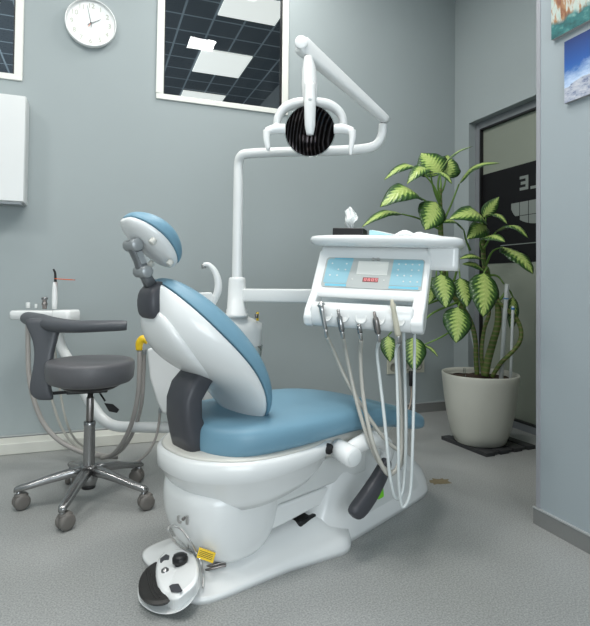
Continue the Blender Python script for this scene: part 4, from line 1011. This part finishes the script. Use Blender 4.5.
for k in range(4): obj('pedal_rib', T([fl(146+4*k, 573+2*k-4, .0535), fl(150+4*k, 588+k, .0535), fl(156+4*k, 599-k, .0535)], .0018, seg=8), 'rubber', pe)
kc = fl(180, 564.5, .062+lift(180))
kn = obj('knob', LA([(0, 0), (.018, 0), (.018, .006), (.025, .009), (.0255, .022), (.020, .031), (.009, .034), (0, .034)], 24, Matrix.Translation(kc)), 'black', FC)
for k in range(3):
    a = k*2*PI/3; obj('knob_grip', cyl(kc+Vector((.017*math.cos(a), .017*math.sin(a), .010)), kc+Vector((.017*math.cos(a), .017*math.sin(a), .029)), .0075, 12), 'black', kn)
jc = fl(165.3, 571.0, .070)
obj('jewel_button', LA([(0, -.006), (.013, -.006), (.013, .004), (.009, .005), (.007, .009), (0, .010)], 20, Matrix.Translation(jc)), 'chrome', FC)
for pts in (((160, 558.5), (166, 554), (169.5, 555.5), (169, 559.5), (162.5, 563.5), (160, 562.5)), ((169, 586), (172, 584.2), (178.5, 583.5), (182.5, 590.5), (181, 592.5), (171, 591.8))):
    obj('grey_button', LO([hull(pts, .055), hull(pts, .0675)]), 'dark', FC, smooth=False, bevel=.001)
wr = [(203, 588, .03), (203, 575, .05), (201, 563, .08), (196, 552, .10), (190, 541, .135), (182, 530, .155), (174, 525.5, .165), (168.5, 528, .165), (169.5, 534, .15), (176, 543, .12), (186, 550, .095), (192, 553, .07)]
obj('wire_handle', T([fl(p[0], p[1], p[2]*1.25) for p in wr], .0036, seg=8), 'steel', FC)
obj('wire_handle', T([fl(*p) for p in ((186, 527, .15), (189.5, 534, .14), (189, 542, .12), (187, 549, .08))], .0036, seg=8), 'steel', FC)
for dy_ in (0, 3.2):
    obj('supply_tube', T([fl(200, 569+dy_, .030), fl(208, 566.5+dy_, .050), fl(217, 564+dy_, .058), fl(226, 562+dy_, .060)], .0045, seg=10), 'darksteel', FC)

# ------------------------------------------------------------------ plant
PC = Vector((2.282, 2.750, 0))
tag(obj('plant_mat', (lambda bm: (prism(bm, [(-.165, -.185), (.155, -.185), (.155, .185), (-.165, .185)], .004, .018), [prism(bm, [(-.175+.113*i, -.195), (-.110+.113*i, -.195), (-.110+.113*i, .195), (-.175+.113*i, .195)], .0, .022) for i in range(4)], bm)[-1])(bmesh.new()), 'matdark', flat=True),
    'square black slatted mat under the plant pot', 'mat')
bpy.data.objects['plant_mat'].location = (PC.x+.03, PC.y-.005, 0); bpy.data.objects['plant_mat'].rotation_euler.z = math.radians(5)
PT = thing('plant_pot', 'large oval off-white plastic plant pot full of soil', 'plant pot', (PC.x, PC.y, .0225), math.radians(-20))
def ov(z, a, b, n=48): return [Vector((x, y, z)) for x, y in sup(n, a, b, 2.2)]
obj('pot', LO([ov(0, .140, .135), ov(.004, .150, .145), ov(.06, .174, .168), ov(.16, .198, .192), ov(.28, .217, .213), ov(.39, .228, .226), ov(.425, .231, .229), ov(.431, .229, .227), ov(.431, .223, .221), ov(.405, .221, .219), ov(.385, .217, .215)]), 'pot', PT)
bm = bmesh.new(); rgs = []
for k, rr_ in enumerate((1, .85, .68, .5, .33, .15)):
    rgs.append([Vector((x*rr_, y*rr_, .393+.012*(1-rr_)+.010*noise.noise(Vector((x*rr_*22, y*rr_*22, k))))) for x, y in sup(48, .2175, .2155, 2.2)])
obj('soil', LO(rgs), 'soil', PT)
obj('water_gauge', cyl((-.115, -.05, .40), (-.115, -.05, .465), .007, 12), 'bowl', PT)

PL = thing('potted_dieffenbachia', 'tall leafy dumb cane plant with yellow-green centred leaves growing from the pot', 'plant', (PC.x, PC.y, .42))
def pl(x, y, d): return at(x, y, d)-PL.location
PD = 3.36
stems = {
 'front': [(485, 376, 3.33), (488, 360, 3.33), (493, 342, 3.34), (498, 322, 3.36), (497, 300, 3.38), (488, 280, 3.38), (484, 262, 3.37), (483, 245, 3.36), (482, 222, 3.35)],
 'loop': [(492, 377, 3.30), (500, 364, 3.28), (510, 354, 3.26), (519, 343, 3.25), (521, 331, 3.26), (516, 318, 3.28), (507, 310, 3.30), (499, 302, 3.33), (490, 290, 3.36)],
 'back': [(477, 375, 3.38), (476, 358, 3.38), (475.5, 342, 3.38), (472, 325, 3.39), (465, 311, 3.40), (456, 300, 3.40), (448, 288, 3.40), (443, 270, 3.39), (441, 240, 3.38), (440.5, 215, 3.38), (440, 188, 3.38)],
 'thin': [(483, 374, 3.36), (481.5, 352, 3.36), (484, 330, 3.37), (489, 310, 3.38), (478, 296, 3.39), (465, 288, 3.39), (452, 281, 3.39)],
}
S_R = {'front': [.024, .024, .023, .022, .019, .017, .016, .014, .010], 'loop': [.013]*6+[.012, .011, .010], 'back': [.015]*6+[.016, .017, .017, .015, .011], 'thin': [.012]*4+[.011, .010, .009]}
SO = {}
for k, v in stems.items():
    SO[k] = obj('stem', T([pl(*p) for p in v], S_R[k], seg=12), 'stem', PL)
def leaf(bm, uvl, base, tip, wpx, wd, droop=0.10, face=None, fold=.22, seg=14, nu=8):
    A, Bp = pl(*base), pl(*tip); L_ = (Bp-A); ln = L_.length; t_ = L_.normalized()
    W = 1.2*wpx*wd/F                                                        # full width in metres
    f_ = Vector(face) if face else (-fw+Vector((0, 0, .35)))
    sd = t_.cross(f_)
    if sd.length < 1e-3: sd = RT.copy()
    sd.normalize(); nn = sd.cross(t_).normalized()
    if nn.dot(f_) < 0: nn = -nn
    rows = []
    for j in range(seg+1):
        v = j/seg; prof = (math.sin(PI*min(1, v**.80))**.75)*(1-.25*v) if 0 < v < 1 else 0.0
        hw = max(.0008, W*.5*prof*1.12)
        c = A+L_*v+nn*(math.sin(PI*v)*droop*ln)
        row = []
        for i in range(nu+1):
            u = i/nu*2-1
            wav = .05*hw*math.sin(v*17+i)*abs(u)
            row.append((bm.verts.new(c+sd*(u*hw)+nn*(-fold*hw*(u*u)*1.0+wav+.10*hw*abs(u))), (i/nu, v)))
        rows.append(row)
    for a, b in zip(rows, rows[1:]):
        for k in range(nu):
            q = (a[k], a[k+1], b[k+1], b[k]); fc = bm.faces.new([x[0] for x in q])
            for l, x in zip(fc.loops, q): l[uvl].uv = x[1]
def foliage(stem, leaves, petioles):
    bm = bmesh.new(); uvl = bm.loops.layers.uv.new('UVMap')
    for a in leaves: leaf(bm, uvl, *a[:4], **(a[4] if len(a) > 4 else {}))
    me = bpy.data.meshes.new('foliage'); bmesh.ops.recalc_face_normals(bm, faces=bm.faces); bm.to_mesh(me); bm.free()
    o = link('foliage', me, 'leaf', stem); s_ = o.modifiers.new('solid', 'SOLIDIFY'); s_.thickness = .0012
    bm = bmesh.new()
    for p in petioles: tube(bm, [pl(*q) for q in p], [.0085, .006, .0045], seg=8, n=6)
    obj('petiole', bm, 'petiole', stem)
upF = dict(face=(-.25, -.75, .6))
frt = dict(face=(-.3, -.95, .15), droop=.06)
lv_back = [
 ((423, 173, 3.36), (384, 180, 3.20), 13, 3.3, dict(face=(-.1, -.5, .8), droop=.22)),
 ((440, 175, 3.40), (421, 153, 3.46), 30, 3.4, dict(face=(-.2, -.9, .3), droop=.10)),
 ((446, 178, 3.46), (448, 155, 3.52), 24, 3.4, dict(face=(-.2, -.9, .3), droop=.10)),
 ((440, 172, 3.32), (473, 146, 3.20), 15, 3.3, dict(face=(.25, -.6, .7), droop=.14)),
 ((430, 171, 3.28), (407, 184, 3.12), 15, 3.2, dict(face=(-.2, -.6, .7), droop=.22)),
 ((430, 175, 3.25), (452, 184, 3.12), 12, 3.2, dict(face=(.0, -.6, .7), droop=.22)),
 ((459, 184, 3.34), (500, 163, 3.22), 14, 3.3, dict(face=(.0, -.55, .8), droop=.20)),
 ((419, 197, 3.30), (380, 207, 3.10), 25, 3.2, dict(face=(-.25, -.7, .65), droop=.24)),
 ((402, 214, 3.30), (362, 227, 3.10), 12, 3.2, dict(face=(-.1, -.5, .8), droop=.14)),
 ((436, 202, 3.26), (425, 230, 3.12), 25, 3.2, frt),
 ((464, 231, 3.30), (433, 225, 3.18), 10, 3.2, dict(face=(.0, -.5, .85), droop=.2)),
 ((441, 274, 3.22), (446, 308, 3.14), 21, 3.2, frt),
 ((460, 278, 3.26), (467, 307, 3.18), 18, 3.2, frt),
 ((436, 277, 3.30), (429, 303, 3.26), 15, 3.2, frt),
 ((458, 307, 3.18), (456, 343, 3.10), 25, 3.15, frt),
 ((414, 337, 3.24), (414, 371, 3.18), 21, 3.2, frt),
 ((388, 336, 3.30), (390, 362, 3.26), 15, 3.2, frt),
 ((424, 345, 3.28), (438, 357, 3.20), 5, 3.2, dict(face=(0, -.5, .8), droop=.12)),
]
pt_back = [
 [(440, 200, 3.38), (433, 185, 3.37), (423, 173, 3.36)], [(440, 195, 3.38), (441, 185, 3.39), (440, 175, 3.40)], [(440, 195, 3.38), (444, 187, 3.42), (446, 178, 3.46)],
 [(440, 200, 3.37), (438, 185, 3.34), (440, 172, 3.32)], [(440, 205, 3.37), (434, 190, 3.32), (430, 172, 3.28)],
 [(443, 222, 3.38), (451, 205, 3.36), (459, 184, 3.34)], [(441, 225, 3.38), (430, 205, 3.34), (419, 197, 3.30)], [(441, 230, 3.38), (420, 219, 3.34), (402, 214, 3.30)],
 [(441, 230, 3.37), (437, 214, 3.30), (436, 202, 3.26)], [(448, 286, 3.39), (446, 262, 3.28), (441, 274, 3.22)], [(452, 288, 3.39), (458, 268, 3.30), (460, 278, 3.26)],
 [(446, 285, 3.39), (438, 268, 3.33), (436, 277, 3.30)], [(465, 308, 3.38), (462, 298, 3.26), (458, 307, 3.18)], [(458, 302, 3.39), (430, 315, 3.30), (414, 337, 3.24)],
 [(452, 295, 3.39), (410, 312, 3.33), (388, 336, 3.30)], [(470, 318, 3.38), (445, 335, 3.30), (424, 345, 3.28)], [(470, 250, 3.38), (466, 240, 3.32), (464, 231, 3.30)]]
lv_front = [
 ((485, 221, 3.26), (449, 219, 3.08), 21, 3.2, dict(face=(-.15, -.75, .6), droop=.18)),
 ((486, 226, 3.28), (467, 239, 3.14), 17, 3.2, dict(face=(-.2, -.8, .5), droop=.12)),
 ((483, 217, 3.34), (499, 197, 3.30), 12, 3.3, dict(face=(-.1, -.9, .4), droop=.05)),
 ((486, 216, 3.30), (507, 224, 3.16), 12, 3.2, dict(face=(.0, -.6, .75), droop=.20)),
 ((496, 232, 3.28), (528, 238, 3.10), 16, 3.2, dict(face=(.05, -.65, .7), droop=.26)),
 ((482, 238, 3.22), (505, 242, 3.08), 17, 3.15, dict(face=(-.1, -.75, .6), droop=.14)),
 ((503, 247, 3.24), (533, 274, 3.06), 27, 3.15, dict(face=(.1, -.85, .5), droop=.10)),
 ((482, 259, 3.24), (459, 259, 3.14), 8, 3.2, dict(face=(-.1, -.6, .75), droop=.12)),
 ((486, 275, 3.28), (462, 264, 3.18), 12, 3.2, dict(face=(-.1, -.6, .75), droop=.15)),
 ((484, 273, 3.16), (483, 317, 3.04), 26, 3.1, frt),
 ((513, 297, 3.34), (511, 331, 3.30), 11, 3.3, frt),
]
pt_front = [[(482, 240, 3.35), (484, 230, 3.30), (485, 221, 3.26)], [(483, 240, 3.35), (486, 233, 3.31), (486, 226, 3.28)], [(482, 232, 3.35), (482, 224, 3.34), (483, 217, 3.34)],
 [(483, 235, 3.35), (485, 225, 3.32), (486, 216, 3.30)], [(483, 250, 3.36), (489, 240, 3.32), (496, 232, 3.28)], [(483, 252, 3.36), (480, 245, 3.29), (482, 238, 3.22)],
 [(485, 268, 3.37), (492, 252, 3.30), (503, 247, 3.24)], [(484, 265, 3.37), (483, 261, 3.30), (482, 259, 3.24)], [(489, 283, 3.38), (490, 277, 3.32), (486, 275, 3.28)],
 [(492, 288, 3.37), (488, 268, 3.26), (484, 273, 3.16)], [(500, 300, 3.35), (508, 290, 3.34), (513, 297, 3.34)], [(484, 275, 3.37), (497, 276, 3.32), (504, 284, 3.30)]]
foliage(SO['back'], lv_back, pt_back); foliage(SO['front'], lv_front, pt_front)
def cane(label, a, b, r):
    p = at(*a); q = at(*b); t = thing('support_cane', label, 'plant stake', tuple(p), 0, 'white stakes in the plant pot')
    obj('rod', cyl((0, 0, 0), q-p, r, 16), 'cane', t); return t, q-p
t, v = cane('tallest white plastic stake, tied to the thick plant stem', (501, 379, 3.30), (507, 284, 3.30), .013)
obj('tie', LA([(.0135, 0), (.0145, .001), (.0145, .007), (.0135, .008)], 16, Matrix.Translation(v*.84) @ frame_to(v), caps=False), 'tape', t)
t, v = cane('shorter white stake with a blue taped top at the right of the pot', (510.5, 381, 3.26), (513, 306, 3.26), .009)
obj('tie', LA([(.0095, 0), (.011, .001), (.011, .012), (.0095, .013)], 16, Matrix.Translation(v*.95) @ frame_to(v), caps=False), 'tape', t)
t, v = cane('leaning white stake behind the left plant stems', (480.5, 372, 3.44), (465, 303, 3.48), .011)
obj('tie', LA([(.0115, 0), (.0125, .001), (.0125, .007), (.0115, .008)], 16, Matrix.Translation(v*.62) @ frame_to(v), caps=False), 'tape', t)

# small stain on the floor beside the chair foot
bm = bmesh.new(); c = Vector((1.66, 2.30, .0006)); vs = []
for k in range(22):
    a = 2*PI*k/22; r_ = .05*(.7+.5*random.random()); vs.append(bm.verts.new(c+Vector((r_*1.2*math.cos(a), r_*.9*math.sin(a), 0))))
bm.faces.new(vs)
tag(obj('floor_stain', bm, 'stain', flat=True), 'small brown stain on the grey floor by the foot of the chair', 'stain')
